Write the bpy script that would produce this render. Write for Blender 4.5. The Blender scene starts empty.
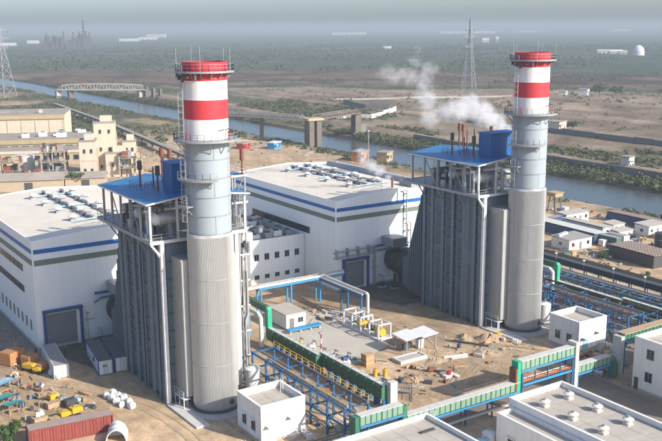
import bpy, bmesh, math, random
import numpy as np
from mathutils import Vector, Matrix
R_ = math.radians
random.seed(7)
rng = np.random.default_rng(11)
scn = bpy.context.scene
COL = scn.collection

# ------------------------------------------------------------------ camera
PITCH, ROLL, HEAD, CAMH = R_(12.164), R_(0.34), R_(56.65), 60.0
cam = bpy.data.cameras.new('camera')
cam.sensor_width = 36.0
cam.lens = 900.0 / 662.0 * 36.0
cam.clip_start = 0.5
cam.clip_end = 60000
camo = bpy.data.objects.new('camera', cam)
COL.objects.link(camo)
_h = Vector((math.cos(HEAD), math.sin(HEAD), 0)); _r = Vector((math.sin(HEAD), -math.cos(HEAD), 0)); _u = Vector((0, 0, 1))
_f = _h * math.cos(PITCH) - _u * math.sin(PITCH)
_d = -(_u * math.cos(PITCH) + _h * math.sin(PITCH))
_x = _r * math.cos(ROLL) + _d * math.sin(ROLL)
_y = -(-_r * math.sin(ROLL) + _d * math.cos(ROLL))
camo.matrix_world = Matrix(((_x.x, _y.x, -_f.x, 0), (_x.y, _y.y, -_f.y, 0), (_x.z, _y.z, -_f.z, CAMH), (0, 0, 0, 1)))
scn.camera = camo

# ------------------------------------------------------------------ sky, sun, exposure
SUN_EL = R_(29.0)
SUN_DIR = Vector((0.425 * math.cos(SUN_EL), -0.905 * math.cos(SUN_EL), math.sin(SUN_EL))).normalized()
world = bpy.data.worlds.new('World'); scn.world = world; world.use_nodes = True
wn = world.node_tree.nodes; wl = world.node_tree.links
for n in list(wn): wn.remove(n)
sky = wn.new('ShaderNodeTexSky'); sky.sky_type = 'NISHITA'; sky.sun_disc = False
sky.sun_elevation = SUN_EL; sky.sun_rotation = math.atan2(SUN_DIR.x, SUN_DIR.y)
sky.altitude = 0; sky.air_density = 0.8; sky.dust_density = 1.9; sky.ozone_density = 3.6
bg = wn.new('ShaderNodeBackground'); bg.inputs['Strength'].default_value = 0.15
wo = wn.new('ShaderNodeOutputWorld')
wl.new(sky.outputs[0], bg.inputs[0]); wl.new(bg.outputs[0], wo.inputs[0])
sl = bpy.data.lights.new('sun', 'SUN'); sl.energy = 4.5; sl.angle = R_(0.55); sl.color = (1.0, 0.93, 0.82)
so = bpy.data.objects.new('sun', sl); COL.objects.link(so)
so.rotation_euler = SUN_DIR.to_track_quat('Z', 'Y').to_euler()
vs = scn.view_settings; vs.view_transform = 'Standard'; vs.look = 'None'; vs.gamma = 1.0; vs.use_curve_mapping = False
vs.exposure = 0.70
scn.render.engine = 'CYCLES'
scn.cycles.max_bounces = 5; scn.cycles.diffuse_bounces = 3; scn.cycles.glossy_bounces = 2; scn.cycles.transmission_bounces = 2
scn.cycles.volume_bounces = 2; scn.cycles.caustics_reflective = False; scn.cycles.caustics_refractive = False
scn.cycles.use_denoising = True

# ------------------------------------------------------------------ noise
def _hash(ix, iy, s):
    h = (ix.astype(np.int64) * 374761393 + iy.astype(np.int64) * 668265263 + s * 1274126177) & 0x7fffffff
    h = ((h ^ (h >> 13)) * 1274126177) & 0x7fffffff
    return ((h ^ (h >> 16)) & 0xffff) / 65535.0
def vnoise(x, y, s=0):
    x = np.asarray(x, float); y = np.asarray(y, float)
    ix = np.floor(x); iy = np.floor(y); fx = x - ix; fy = y - iy
    fx = fx * fx * (3 - 2 * fx); fy = fy * fy * (3 - 2 * fy)
    a = _hash(ix, iy, s); b = _hash(ix + 1, iy, s); c = _hash(ix, iy + 1, s); d = _hash(ix + 1, iy + 1, s)
    return (a * (1 - fx) + b * fx) * (1 - fy) + (c * (1 - fx) + d * fx) * fy
def fbm(x, y, s=0, o=4):
    t = 0; a = .5
    for k in range(o):
        t = t + a * vnoise(np.asarray(x) * 2 ** k, np.asarray(y) * 2 ** k, s + k * 17); a *= .5
    return t / (1 - .5 ** o)
def sstep(a, b, x):
    t = np.clip((np.asarray(x, float) - a) / (b - a), 0, 1); return t * t * (3 - 2 * t)

# ------------------------------------------------------------------ materials
MATS = {}
def mat(name, col, rough=.75, metal=0., var=.12, scale=1.2, dirt=0., dcol=(.16, .13, .10), streak=0., corr=0., cfreq=12., cz=False, bump=0., bscale=6., spec=.35):
    m = bpy.data.materials.new(name); m.use_nodes = True; MATS[name] = m
    N = m.node_tree.nodes; L = m.node_tree.links
    b = N['Principled BSDF']; b.inputs['Roughness'].default_value = rough; b.inputs['Metallic'].default_value = metal
    b.inputs['Specular IOR Level'].default_value = spec
    tc = N.new('ShaderNodeTexCoord'); src = tc.outputs['Object']
    n1 = N.new('ShaderNodeTexNoise'); n1.inputs['Scale'].default_value = scale; n1.inputs['Detail'].default_value = 5; n1.inputs['Roughness'].default_value = .62
    L.new(src, n1.inputs['Vector'])
    mx = N.new('ShaderNodeMix'); mx.data_type = 'RGBA'
    mx.inputs[6].default_value = (*[c * (1 - var * 1.6) for c in col], 1); mx.inputs[7].default_value = (*[min(c * (1 + var * 1.6), .95) for c in col], 1)
    L.new(n1.outputs[0], mx.inputs[0]); out = mx.outputs[2]
    if dirt > 0:
        n2 = N.new('ShaderNodeTexNoise'); n2.inputs['Scale'].default_value = .35; n2.inputs['Detail'].default_value = 6; n2.inputs['Roughness'].default_value = .7
        L.new(src, n2.inputs['Vector'])
        mr = N.new('ShaderNodeMapRange'); mr.inputs[1].default_value = .45; mr.inputs[2].default_value = .8; mr.inputs[3].default_value = 0; mr.inputs[4].default_value = dirt
        L.new(n2.outputs[0], mr.inputs[0])
        m2 = N.new('ShaderNodeMix'); m2.data_type = 'RGBA'; m2.inputs[7].default_value = (*dcol, 1)
        L.new(mr.outputs[0], m2.inputs[0]); L.new(out, m2.inputs[6]); out = m2.outputs[2]
    if streak > 0:
        mp = N.new('ShaderNodeMapping'); mp.inputs['Scale'].default_value = (1.6, 1.6, .06); L.new(src, mp.inputs[0])
        n3 = N.new('ShaderNodeTexNoise'); n3.inputs['Scale'].default_value = 1.0; n3.inputs['Detail'].default_value = 5; L.new(mp.outputs[0], n3.inputs['Vector'])
        mr = N.new('ShaderNodeMapRange'); mr.inputs[1].default_value = .5; mr.inputs[2].default_value = .75; mr.inputs[3].default_value = 0; mr.inputs[4].default_value = streak
        L.new(n3.outputs[0], mr.inputs[0])
        m3 = N.new('ShaderNodeMix'); m3.data_type = 'RGBA'; m3.inputs[7].default_value = (*dcol, 1)
        L.new(mr.outputs[0], m3.inputs[0]); L.new(out, m3.inputs[6]); out = m3.outputs[2]
    L.new(out, b.inputs['Base Color'])
    h = None
    if corr > 0:
        dp = N.new('ShaderNodeVectorMath'); dp.operation = 'DOT_PRODUCT'; dp.inputs[1].default_value = (0, 0, cfreq) if cz else (cfreq, cfreq, 0)
        L.new(src, dp.inputs[0]); sn = N.new('ShaderNodeMath'); sn.operation = 'SINE'; L.new(dp.outputs['Value'], sn.inputs[0])
        bp = N.new('ShaderNodeBump'); bp.inputs['Strength'].default_value = corr; bp.inputs['Distance'].default_value = .04
        L.new(sn.outputs[0], bp.inputs['Height']); h = bp
    if bump > 0:
        n4 = N.new('ShaderNodeTexNoise'); n4.inputs['Scale'].default_value = bscale; n4.inputs['Detail'].default_value = 6; L.new(src, n4.inputs['Vector'])
        bp = N.new('ShaderNodeBump'); bp.inputs['Strength'].default_value = bump; bp.inputs['Distance'].default_value = .15
        L.new(n4.outputs[0], bp.inputs['Height'])
        if h: L.new(h.outputs[0], bp.inputs['Normal'])
        h = bp
    if h: L.new(h.outputs[0], b.inputs['Normal'])
    return m
mat('white_clad', (.76, .775, .76), .55, var=.03, scale=.6, streak=.22, dcol=(.56, .55, .52), corr=.12, cfreq=9.)
mat('white_paint', (.74, .72, .68), .8, var=.05, scale=.8, streak=.28, dcol=(.42, .38, .32), dirt=.12, bump=.1, bscale=3)
mat('roof_white', (.66, .59, .49), .75, var=.08, scale=.25, dirt=.5, dcol=(.50, .43, .34))
mat('roof_flat', (.41, .37, .315), .9, var=.16, scale=.5, dirt=.45, dcol=(.36, .32, .27), bump=.15, bscale=4)
mat('parapet', (.78, .76, .72), .8, var=.05, streak=.15, dcol=(.5, .45, .4))
mat('band_blue', (.006, .115, .36), .5, var=.08, scale=.8, corr=.3, cfreq=9.)
mat('band_green', (.15, .19, .15), .6, var=.10, scale=1.2, corr=.3, cfreq=9.)
mat('blue_roof', (.028, .17, .36), .45, var=.16, scale=.5, dirt=.25, dcol=(.10, .22, .38), corr=.5, cfreq=7.)
mat('blue_box', (.012, .10, .30), .5, var=.10, corr=.3, cfreq=8.)
mat('blue_steel', (.020, .115, .26), .5, var=.18, scale=1.5, dirt=.3, dcol=(.05, .08, .13))
mat('blue_bright', (.04, .25, .48), .5, var=.15, scale=1.5, dirt=.3, dcol=(.06, .15, .25))
mat('blue_frame', (.012, .06, .19), .5, var=.12)
mat('casing', (.085, .13, .165), .5, .15, var=.10, scale=.5, streak=.25, dcol=(.12, .13, .15), spec=.4)
mat('casing_light', (.125, .175, .21), .5, .15, var=.08, scale=.6, streak=.2, dcol=(.15, .16, .18))
mat('silver', (.50, .50, .485), .45, .45, var=.06, scale=.4, streak=.5, dcol=(.34, .32, .295), spec=.4)
mat('stack_grey', (.31, .355, .385), .6, .0, var=.05, scale=.5, streak=.2, dcol=(.30, .31, .32))
mat('white_steel', (.66, .66, .64), .55, var=.08, scale=1.5, streak=.2, dcol=(.35, .30, .25))
mat('grey_steel', (.30, .31, .32), .55, .2, var=.15, scale=1.5)
mat('dark_steel', (.07, .075, .08), .6, .2, var=.25, scale=1.2, dirt=.4, dcol=(.12, .10, .08))
mat('stack_red', (.52, .036, .05), .6, var=.10, scale=.7, streak=.45, dcol=(.34, .05, .05), dirt=.35)
mat('stack_white', (.74, .72, .69), .6, var=.05, scale=.7, streak=.45, dcol=(.48, .42, .36), dirt=.15)
mat('rust', (.21, .075, .045), .8, var=.25, scale=2., dirt=.4, dcol=(.10, .05, .04))
mat('shutter', (.17, .185, .20), .6, .1, var=.08, corr=.6, cfreq=14., cz=True)
mat('glass_dark', (.012, .016, .022), .15, var=.2, spec=.6)
mat('glass_band', (.03, .035, .045), .25, var=.25, spec=.5)
mat('green_clad', (.05, .17, .10), .55, var=.18, scale=1.2, streak=.35, dcol=(.16, .22, .17), corr=.4, cfreq=12.)
mat('green_pale', (.19, .31, .22), .6, var=.15, scale=1.2, streak=.35, dcol=(.30, .34, .28))
mat('green_pipe', (.03, .36, .20), .45, var=.10, scale=1.)
mat('green_dark', (.045, .115, .07), .6, var=.2, scale=1.2, corr=.4, cfreq=12.)
mat('concrete', (.40, .37, .33), .9, var=.12, scale=1.2, dirt=.4, dcol=(.26, .23, .19), bump=.15)
mat('concrete_pale', (.52, .50, .46), .9, var=.12, scale=1.2, streak=.3, dcol=(.34, .31, .27))
mat('pave', (.45, .41, .35), .92, var=.14, scale=.18, dirt=.5, dcol=(.42, .33, .23), bump=.1)
mat('asphalt', (.10, .095, .088), .9, var=.2, scale=.3, dirt=.65, dcol=(.24, .19, .14), bump=.1)
mat('road_dust', (.20, .165, .13), .95, var=.2, scale=.3, dirt=.6, dcol=(.30, .23, .16), bump=.15)
mat('yellow', (.62, .36, .03), .6, var=.12, dirt=.3, dcol=(.3, .2, .08))
mat('orange_wood', (.42, .20, .085), .8, var=.2, scale=1.5, streak=.2, dcol=(.2, .1, .06))
mat('timber', (.40, .29, .17), .85, var=.2, scale=2., streak=.2)
mat('red_container', (.25, .06, .05), .65, var=.18, scale=.8, streak=.35, dcol=(.18, .09, .07), corr=.9, cfreq=16.)
mat('container_top', (.34, .27, .23), .8, var=.2, scale=.8, dirt=.5, dcol=(.25, .15, .11), corr=.6, cfreq=16.)
mat('cabin_white', (.66, .66, .64), .6, var=.06, streak=.3, dcol=(.4, .36, .3), corr=.4, cfreq=14.)
mat('cabin_top', (.13, .135, .14), .8, var=.2, scale=.7, dirt=.4, dcol=(.25, .22, .18))
mat('grey_top', (.30, .285, .265), .85, var=.2, scale=.7, dirt=.4, dcol=(.2, .17, .14), corr=.5, cfreq=16.)
mat('green_cont', (.07, .15, .13), .7, var=.2, streak=.4, dcol=(.16, .13, .1), corr=.6, cfreq=16.)
mat('blue_cont', (.045, .085, .16), .7, var=.2, streak=.4, dcol=(.12, .12, .14), corr=.6, cfreq=16.)
mat('teal_tarp', (.06, .26, .28), .7, var=.25, scale=1.5, bump=.4, bscale=2)
mat('pale_blue', (.28, .45, .55), .7, var=.15, scale=1.2, bump=.3, bscale=2)
mat('bag_white', (.62, .62, .60), .8, var=.10, scale=2., bump=.5, bscale=2.5)
mat('rubber', (.02, .02, .02), .8, var=.2)
mat('red_paint', (.45, .03, .03), .55, var=.15)
mat('tan_wall', (.42, .34, .235), .9, var=.10, scale=.3, streak=.35, dcol=(.28, .23, .17), bump=.1)
mat('tan_yellow', (.40, .31, .18), .9, var=.12, scale=.3, streak=.3, dcol=(.3, .23, .15))
mat('cream_wall', (.54, .47, .37), .9, var=.08, scale=.3, streak=.35, dcol=(.35, .3, .23))
mat('old_roof', (.29, .255, .22), .95, var=.2, scale=.12, dirt=.5, dcol=(.18, .15, .13))
mat('rust_roof', (.24, .18, .14), .9, var=.3, scale=.6, dirt=.5, dcol=(.32, .27, .22), corr=.5, cfreq=6.)
mat('dome_white', (.68, .68, .66), .6, var=.05, scale=.05)
mat('far_white', (.66, .64, .60), .8, var=.08, scale=.02)
mat('far_dark', (.06, .062, .068), .9, var=.2, scale=.02)
mat('pylon_steel', (.36, .37, .38), .5, .4, var=.1)
mat('bridge_white', (.42, .385, .34), .7, var=.12, streak=.3, dcol=(.3, .24, .18))
mat('bridge_pier', (.15, .125, .105), .9, var=.2, scale=.4, streak=.4, dcol=(.08, .065, .055))
mat('conveyor_blue', (.014, .032, .07), .6, var=.2)
mat('wall_grey', (.19, .18, .16), .9, var=.15, scale=.3, streak=.3, dcol=(.12, .11, .10))
mat('skin', (.28, .15, .09), .6, var=.05)
mat('shirt_dark', (.05, .06, .09), .9); mat('shirt_red', (.35, .05, .04), .9); mat('trouser', (.06, .055, .05), .9); mat('helmet', (.65, .50, .08), .4)
mat('bark', (.10, .075, .05), .9, var=.2, scale=3)
mat('leaf', (.055, .10, .028), .7, var=.5, scale=.35, spec=.2)
mat('scrub_leaf', (.080, .090, .044), .8, var=.5, scale=.05, spec=.15)
mat('mangrove_leaf', (.050, .074, .040), .85, var=.4, scale=.006, spec=.1)

# ------------------------------------------------------------------ mesh builder
class MB:
    def __init__(s): s.v = []; s.f = []; s.m = []; s.cm = 0
    def _add(s, vs_, fs_):
        o = len(s.v); s.v.extend([tuple(p) for p in vs_])
        for f in fs_: s.f.append(tuple(i + o for i in f)); s.m.append(s.cm)
        return s
    def box(s, x0, x1, y0, y1, z0, z1):
        return s._add([(x0, y0, z0), (x1, y0, z0), (x1, y1, z0), (x0, y1, z0), (x0, y0, z1), (x1, y0, z1), (x1, y1, z1), (x0, y1, z1)],
                      [(3, 2, 1, 0), (4, 5, 6, 7), (0, 1, 5, 4), (1, 2, 6, 5), (2, 3, 7, 6), (3, 0, 4, 7)])
    def bar(s, a, b, w=.1, h=None):
        a = Vector(a); b = Vector(b); h = w if h is None else h
        d = (b - a).normalized(); up = Vector((0, 0, 1)) if abs(d.z) < .95 else Vector((0, 1, 0))
        sx = d.cross(up).normalized() * (w / 2); sy = sx.cross(d).normalized() * (h / 2)
        P = [a - sx - sy, a + sx - sy, a + sx + sy, a - sx + sy, b - sx - sy, b + sx - sy, b + sx + sy, b - sx + sy]
        return s._add(P, [(3, 2, 1, 0), (4, 5, 6, 7), (0, 1, 5, 4), (1, 2, 6, 5), (2, 3, 7, 6), (3, 0, 4, 7)][::1])
    def cyl(s, a, b, r, n=12, r2=None, cap=True):
        a = Vector(a); b = Vector(b); r2 = r if r2 is None else r2
        d = (b - a).normalized(); t = Vector((0, 0, 1)) if abs(d.z) < .9 else Vector((1, 0, 0))
        x = d.cross(t).normalized(); y = d.cross(x)
        P = []
        for k in range(n):
            c, q = math.cos(2 * math.pi * k / n), math.sin(2 * math.pi * k / n)
            P.append(a + (x * c + y * q) * r); P.append(b + (x * c + y * q) * r2)
        F = [(2 * k, 2 * k + 1, (2 * k + 3) % (2 * n), (2 * k + 2) % (2 * n)) for k in range(n)]
        if cap: F.append(tuple(2 * k for k in range(n))); F.append(tuple(2 * k + 1 for k in range(n))[::-1])
        return s._add(P, F)
    def tube(s, pts, r, n=8):
        for a, b in zip(pts[:-1], pts[1:]): s.cyl(a, b, r, n)
        for p in pts[1:-1]: s.ball(p, r * 1.02, 6, 4)
        return s
    def ball(s, c, r, n=10, m=6, sz=1.):
        P = []; F = []
        for i in range(m + 1):
            t = math.pi * i / m
            for k in range(n): P.append((c[0] + r * math.sin(t) * math.cos(2 * math.pi * k / n), c[1] + r * math.sin(t) * math.sin(2 * math.pi * k / n), c[2] + r * sz * math.cos(t)))
        for i in range(m):
            for k in range(n): F.append((i * n + k, (i + 1) * n + k, (i + 1) * n + (k + 1) % n, i * n + (k + 1) % n))
        return s._add(P, F)
    def lathe(s, cx, cy, prof, n=48, a0=0., a1=2 * math.pi, close=False):
        full = abs(a1 - a0) > 6.28; P = []; F = []; k_ = n if full else n + 1; m = len(prof)
        for k in range(k_):
            a = a0 + (a1 - a0) * k / n
            for r, z in prof: P.append((cx + r * math.cos(a), cy + r * math.sin(a), z))
        for k in range(n):
            k2 = (k + 1) % k_
            for j in range(m if close else m - 1):
                j2 = (j + 1) % m; F.append((k * m + j, k2 * m + j, k2 * m + j2, k * m + j2))
        if not full and close: F.append(tuple(range(m))[::-1]); F.append(tuple((k_ - 1) * m + j for j in range(m)))
        return s._add(P, F)
    def prism(s, poly, z0, z1):
        n = len(poly); P = [(x, y, z0) for x, y in poly] + [(x, y, z1) for x, y in poly]
        return s._add(P, [tuple(range(n))[::-1], tuple(range(n, 2 * n))] + [(k, (k + 1) % n, n + (k + 1) % n, n + k) for k in range(n)])
    def ext(s, poly, axis, a, b):
        """polygon in the plane across `axis`, extruded from a to b. axis 'x': poly=(y,z); 'y': poly=(x,z)"""
        n = len(poly)
        f = (lambda p, t: (t, p[0], p[1])) if axis == 'x' else (lambda p, t: (p[0], t, p[1]))
        P = [f(p, a) for p in poly] + [f(p, b) for p in poly]
        return s._add(P, [tuple(range(n))[::-1], tuple(range(n, 2 * n))] + [(k, (k + 1) % n, n + (k + 1) % n, n + k) for k in range(n)])
    def quad(s, a, b, c, d): return s._add([a, b, c, d], [(0, 1, 2, 3)])
    def build(s, name, m, parent=None, smooth=False, org=None, mats=None):
        me = bpy.data.meshes.new(name)
        o3 = Vector((0, 0, 0)) if org is None else Vector(org)
        me.from_pydata([(p[0] - o3.x, p[1] - o3.y, p[2] - o3.z) for p in s.v], [], s.f)
        bm = bmesh.new(); bm.from_mesh(me); bmesh.ops.recalc_face_normals(bm, faces=bm.faces); bm.to_mesh(me); bm.free()
        for k in (mats or [m]): me.materials.append(MATS[k])
        if mats:
            for p, i in zip(me.polygons, s.m): p.material_index = i
        if smooth:
            for p in me.polygons: p.use_smooth = True
            me.set_sharp_from_angle(angle=R_(38))
        ob = bpy.data.objects.new(name, me); COL.objects.link(ob)
        if parent is not None: ob.parent = parent
        elif org is not None: ob.location = o3
        return ob
def tag(o, label, cat, group=None):
    o['label'] = label; o['category'] = cat
    if group: o['group'] = group
    return o
def struct(o): o['kind'] = 'structure'; return o
def thing(name, label, cat, loc, group=None):
    o = bpy.data.objects.new(name, None); COL.objects.link(o); o.location = loc; o.empty_display_size = .5
    return tag(o, label, cat, group)
class T:
    """a thing: an Empty at its base; parts are given in world coordinates"""
    def __init__(s, name, label, cat, loc, group=None): s.o = thing(name, label, cat, loc, group); s.loc = Vector(loc)
    def p(s, name, mb, m, smooth=False, under=None, mats=None):
        return mb.build(name, m, s.o if under is None else under, smooth, s.loc, mats)
    def piece(s, name, ob, off, under=None):
        c = ob.copy(); COL.objects.link(c); c.location = ob.location + Vector(off); c.parent = s.o if under is None else under; return c
def kids(o): return [c for c in bpy.data.objects if c.parent == o]
def copy_tree(o, parent=None):
    c = o.copy(); COL.objects.link(c); c.parent = parent
    for ch in list(o.children): copy_tree(ch, c)
    return c
def repeat(t, off, label, rz=0):
    bpy.context.view_layer.update()
    c = copy_tree(t.o if isinstance(t, T) else t); c.location = Vector(c.location) + Vector(off); c.rotation_euler.z += rz; c['label'] = label; return c
def rails(mb, pts, h=1.1, w=.05, step=1.6, closed=False):
    seq = list(pts) + ([pts[0]] if closed else [])
    for a, b in zip(seq[:-1], seq[1:]):
        a = Vector(a); b = Vector(b); n = max(1, int((b - a).length / step))
        for k in range(n + 1):
            q = a.lerp(b, k / n); mb.bar(q, q + Vector((0, 0, h)), w)
        for t in (h, h * .55): mb.bar(a + Vector((0, 0, t)), b + Vector((0, 0, t)), w)
    return mb
def ring_pts(cx, cy, z, r, a0, a1, n): return [(cx + r * math.cos(a0 + (a1 - a0) * k / n), cy + r * math.sin(a0 + (a1 - a0) * k / n), z) for k in range(n + 1)]

# ------------------------------------------------------------------ ground
CAN0, CAN1 = 248.0, 283.5       # the canal's two water edges (it runs along y)
def axis_lines(dense, lo, hi, g=1.035):
    a = list(dense); st = a[-1] - a[-2]
    while a[-1] < hi: st *= g; a.append(a[-1] + st)
    st = a[1] - a[0]
    while a[0] > lo: st *= 1.12; a.insert(0, a[0] - st)
    return np.array(a)
xs = axis_lines(list(np.arange(-40, 230, 5.)) + list(np.arange(230, 312, 1.7)) + list(np.arange(312, 520, 4.)), -16000, 17000)
ys = axis_lines(np.arange(40, 700, 4.5), -16000, 17000)
GX, GY = np.meshgrid(xs, ys, indexing='ij')
def canal_wob(v, k): return 2.2 * (fbm(v / 60., v * 0 + k, 5 + k, 3) - .5) * 2
def ground_h(u, v):
    e0 = CAN0 + canal_wob(v, 0); e1 = CAN1 + canal_wob(v, 3)
    into = sstep(e0 - 6, e0 + 3, u) * (1 - sstep(e1 - 3, e1 + 6, u))
    h = -4.6 * into
    out = 1 - into
    lump = (fbm(u / 14., v / 14., 3) - .5) * 1.2 * sstep(176, 215, u) * out
    lump += 2.2 * np.exp(-((u - 311) / 5.) ** 2) * sstep(60, 120, v) + 1.6 * np.exp(-((u - 372) / 7.) ** 2)
    lump += (fbm(u / 60., v / 60., 9) - .5) * 3. * sstep(320, 420, u) * (1 - sstep(2500, 4000, np.hypot(u, v)))
    return h + lump
GZ = ground_h(GX, GY)
rr = np.hypot(GX, GY); brg = np.degrees(HEAD) - np.degrees(np.arctan2(GY, GX))   # + is to the right
sand = np.array([.48, .345, .215]); dust = np.array([.40, .305, .205]); beige = np.array([.27, .205, .145]); scrub = np.array([.105, .102, .055])
brown = np.array([.15, .095, .068]); mang = np.array([.050, .074, .042]); pale = np.array([.22, .21, .18]); mud = np.array([.085, .062, .043])
def lerp(c, d, t): return c * (1 - t[..., None]) + np.asarray(d) * t[..., None]
C = np.ones(GX.shape + (3,)) * sand
C = lerp(C, dust, sstep(.45, .75, fbm(GX / 22., GY / 22., 21)) * .8)
VEG = np.zeros(GX.shape)
west = (1 - sstep(240, 250, GX))
n30 = fbm(GX / 45., GY / 45., 31); n90 = fbm(GX / 150., GY / 150., 33); n300 = fbm(GX / 420., GY / 420., 35)
# west of the canal beyond the old plant: dry ground with scrub
k = west * sstep(430, 560, GY) * sstep(.36, .6, n30 * .6 + n90 * .4 + .08); C = lerp(C, scrub, k); VEG = np.maximum(VEG, k * .8)
k = np.exp(-((GX - 240) / 6.) ** 2) * sstep(.3, .55, n30); C = lerp(C, scrub, k * .85); VEG = np.maximum(VEG, k)
# east of the canal
east = sstep(286, 292, GX)
C = lerp(C, beige, east)
k = np.exp(-((GX - 294) / 8.) ** 2) * sstep(.25, .5, n30 + .1); C = lerp(C, scrub, k * .9); VEG = np.maximum(VEG, k)
k = np.exp(-((GX - 318) / 4.) ** 2); C = lerp(C, (.16, .14, .115), k * .8 * east)
k = sstep(326, 336, GX) * (1 - sstep(362, 372, GX)) * sstep(.38, .6, n30 * .7 + n90 * .3 + .04); C = lerp(C, scrub, k); VEG = np.maximum(VEG, k * .9)
k = np.exp(-((GX - 384) / 9.) ** 2) * sstep(.25, .5, n90 + .1); C = lerp(C, (.085, .085, .062), k)
wob = rr * (1 + .30 * (n300 - .5) + .16 * (n90 - .5))
k = sstep(395, 430, GX) * sstep(.5, .72, n90 * .6 + n30 * .4) * (1 - sstep(700, 900, wob)) * (1 - .55 * sstep(2, 12, brg)); C = lerp(C, scrub, k * .9); VEG = np.maximum(VEG, k * .8)
k = sstep(395, 420, GX) * sstep(.52, .6, fbm(GX / 40., GY / 200., 43)) * (1 - sstep(800, 950, rr)); C = lerp(C, (.15, .11, .078), k * .75)
k = sstep(860, 900, wob) * (1 - sstep(940, 990, wob)) * sstep(.3, .5, n90 + .05); C = lerp(C, mang * 1.1, k); VEG = np.maximum(VEG, k)
far = sstep(900, 990, wob)
C = lerp(C, brown * 1.0, far); VEG = VEG * (1 - far) + far * .25 * sstep(.35, .6, n90)
k = far * sstep(.46, .6, fbm(GX / 70. + GY / 260., GY / 70. - GX / 260., 47)); C = lerp(C, brown * .45, k * .9); VEG = np.maximum(VEG, k * .55)
k = far * sstep(.54, .7, fbm(GX / 130., GY / 130., 49)); C = lerp(C, (.20, .145, .105), k * .8)
gm = sstep(1180, 1420, wob); C = lerp(C, mang, gm); VEG = VEG * (1 - gm) + gm * .9
k = gm * sstep(.6, .7, fbm(GX / 260., GY / 260., 51)) ; C = lerp(C, (.13, .105, .08), k * .75); VEG = VEG * (1 - k * .7)
vf = sstep(3000, 5200, wob); C = lerp(C, (.06, .066, .05), vf)
k = vf * sstep(.52, .64, fbm(GX / 900., GY / 900., 53)); C = lerp(C, pale, k * .6)
# canal bed and mud line
bedm = (1 - sstep(-1.2, -.2, GZ)) * sstep(235, 242, GX) * (1 - sstep(290, 296, GX)); C = lerp(C, mud, bedm * .85); VEG = VEG * (1 - bedm)
nx, ny = GX.shape
me = bpy.data.meshes.new('ground')
vv = np.stack([GX, GY, GZ], -1).reshape(-1, 3)
ii = np.arange(nx * ny).reshape(nx, ny)
ff = np.stack([ii[:-1, :-1], ii[1:, :-1], ii[1:, 1:], ii[:-1, 1:]], -1).reshape(-1, 4)
me.from_pydata(vv.tolist(), [], ff.tolist())
ca = me.color_attributes.new('cover', 'FLOAT_COLOR', 'POINT')
ca.data.foreach_set('color', np.concatenate([C.reshape(-1, 3), VEG.reshape(-1, 1)], 1).astype(np.float32).ravel())
for p in me.polygons: p.use_smooth = True
gmat = bpy.data.materials.new('ground_soil'); gmat.use_nodes = True
N = gmat.node_tree.nodes; L = gmat.node_tree.links; b = N['Principled BSDF']; b.inputs['Roughness'].default_value = .95; b.inputs['Specular IOR Level'].default_value = .1
at = N.new('ShaderNodeAttribute'); at.attribute_name = 'cover'
geo = N.new('ShaderNodeNewGeometry')
def noise(scale, detail=6, rough=.65):
    n = N.new('ShaderNodeTexNoise'); n.inputs['Scale'].default_value = scale; n.inputs['Detail'].default_value = detail; n.inputs['Roughness'].default_value = rough
    L.new(geo.outputs['Position'], n.inputs['Vector']); return n.outputs[0]
def mrange(x, a, b_, c, d):
    m = N.new('ShaderNodeMapRange'); m.inputs[1].default_value = a; m.inputs[2].default_value = b_; m.inputs[3].default_value = c; m.inputs[4].default_value = d; L.new(x, m.inputs[0]); return m.outputs[0]
def mul(c, f):
    m = N.new('ShaderNodeMix'); m.data_type = 'RGBA'; m.blend_type = 'MULTIPLY'; m.inputs[0].default_value = 1
    L.new(c, m.inputs[6]); L.new(f, m.inputs[7]); return m.outputs[2]
c = mul(at.outputs['Color'], mrange(noise(.35), .25, .75, .66, 1.3))
c = mul(c, mrange(noise(.045), .3, .7, .62, 1.32))
c = mul(c, mrange(noise(.011, 7, .7), .3, .7, .66, 1.3))
c = mul(c, mrange(noise(2.2, 5), .25, .75, .82, 1.16))
# tyre-dragged streaks in the yard dust
mp = N.new('ShaderNodeMapping'); mp.inputs['Rotation'].default_value = (0, 0, R_(22)); mp.inputs['Scale'].default_value = (.9, .07, 1); L.new(geo.outputs['Position'], mp.inputs[0])
ns = N.new('ShaderNodeTexNoise'); ns.inputs['Scale'].default_value = 1.; ns.inputs['Detail'].default_value = 4; L.new(mp.outputs[0], ns.inputs['Vector'])
c = mul(c, mrange(ns.outputs[0], .3, .7, .86, 1.12))
# low plants as speckle where the cover says so
vo = N.new('ShaderNodeTexVoronoi'); vo.inputs['Scale'].default_value = .16; L.new(geo.outputs['Position'], vo.inputs['Vector'])
sp = mrange(vo.outputs['Distance'], .25, .55, 1, 0)
mm = N.new('ShaderNodeMath'); mm.operation = 'MULTIPLY'; L.new(sp, mm.inputs[0]); L.new(at.outputs['Alpha'], mm.inputs[1])
mx = N.new('ShaderNodeMix'); mx.data_type = 'RGBA'; mx.inputs[7].default_value = (.045, .055, .026, 1); L.new(mm.outputs[0], mx.inputs[0]); L.new(c, mx.inputs[6])
L.new(mx.outputs[2], b.inputs['Base Color'])
bp = N.new('ShaderNodeBump'); bp.inputs['Strength'].default_value = .5; bp.inputs['Distance'].default_value = .25; L.new(noise(.9, 8), bp.inputs['Height']); L.new(bp.outputs[0], b.inputs['Normal'])
MATS['ground_soil'] = gmat
me.materials.append(gmat)
struct_o = bpy.data.objects.new('ground', me); COL.objects.link(struct_o); struct(struct_o)

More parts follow.
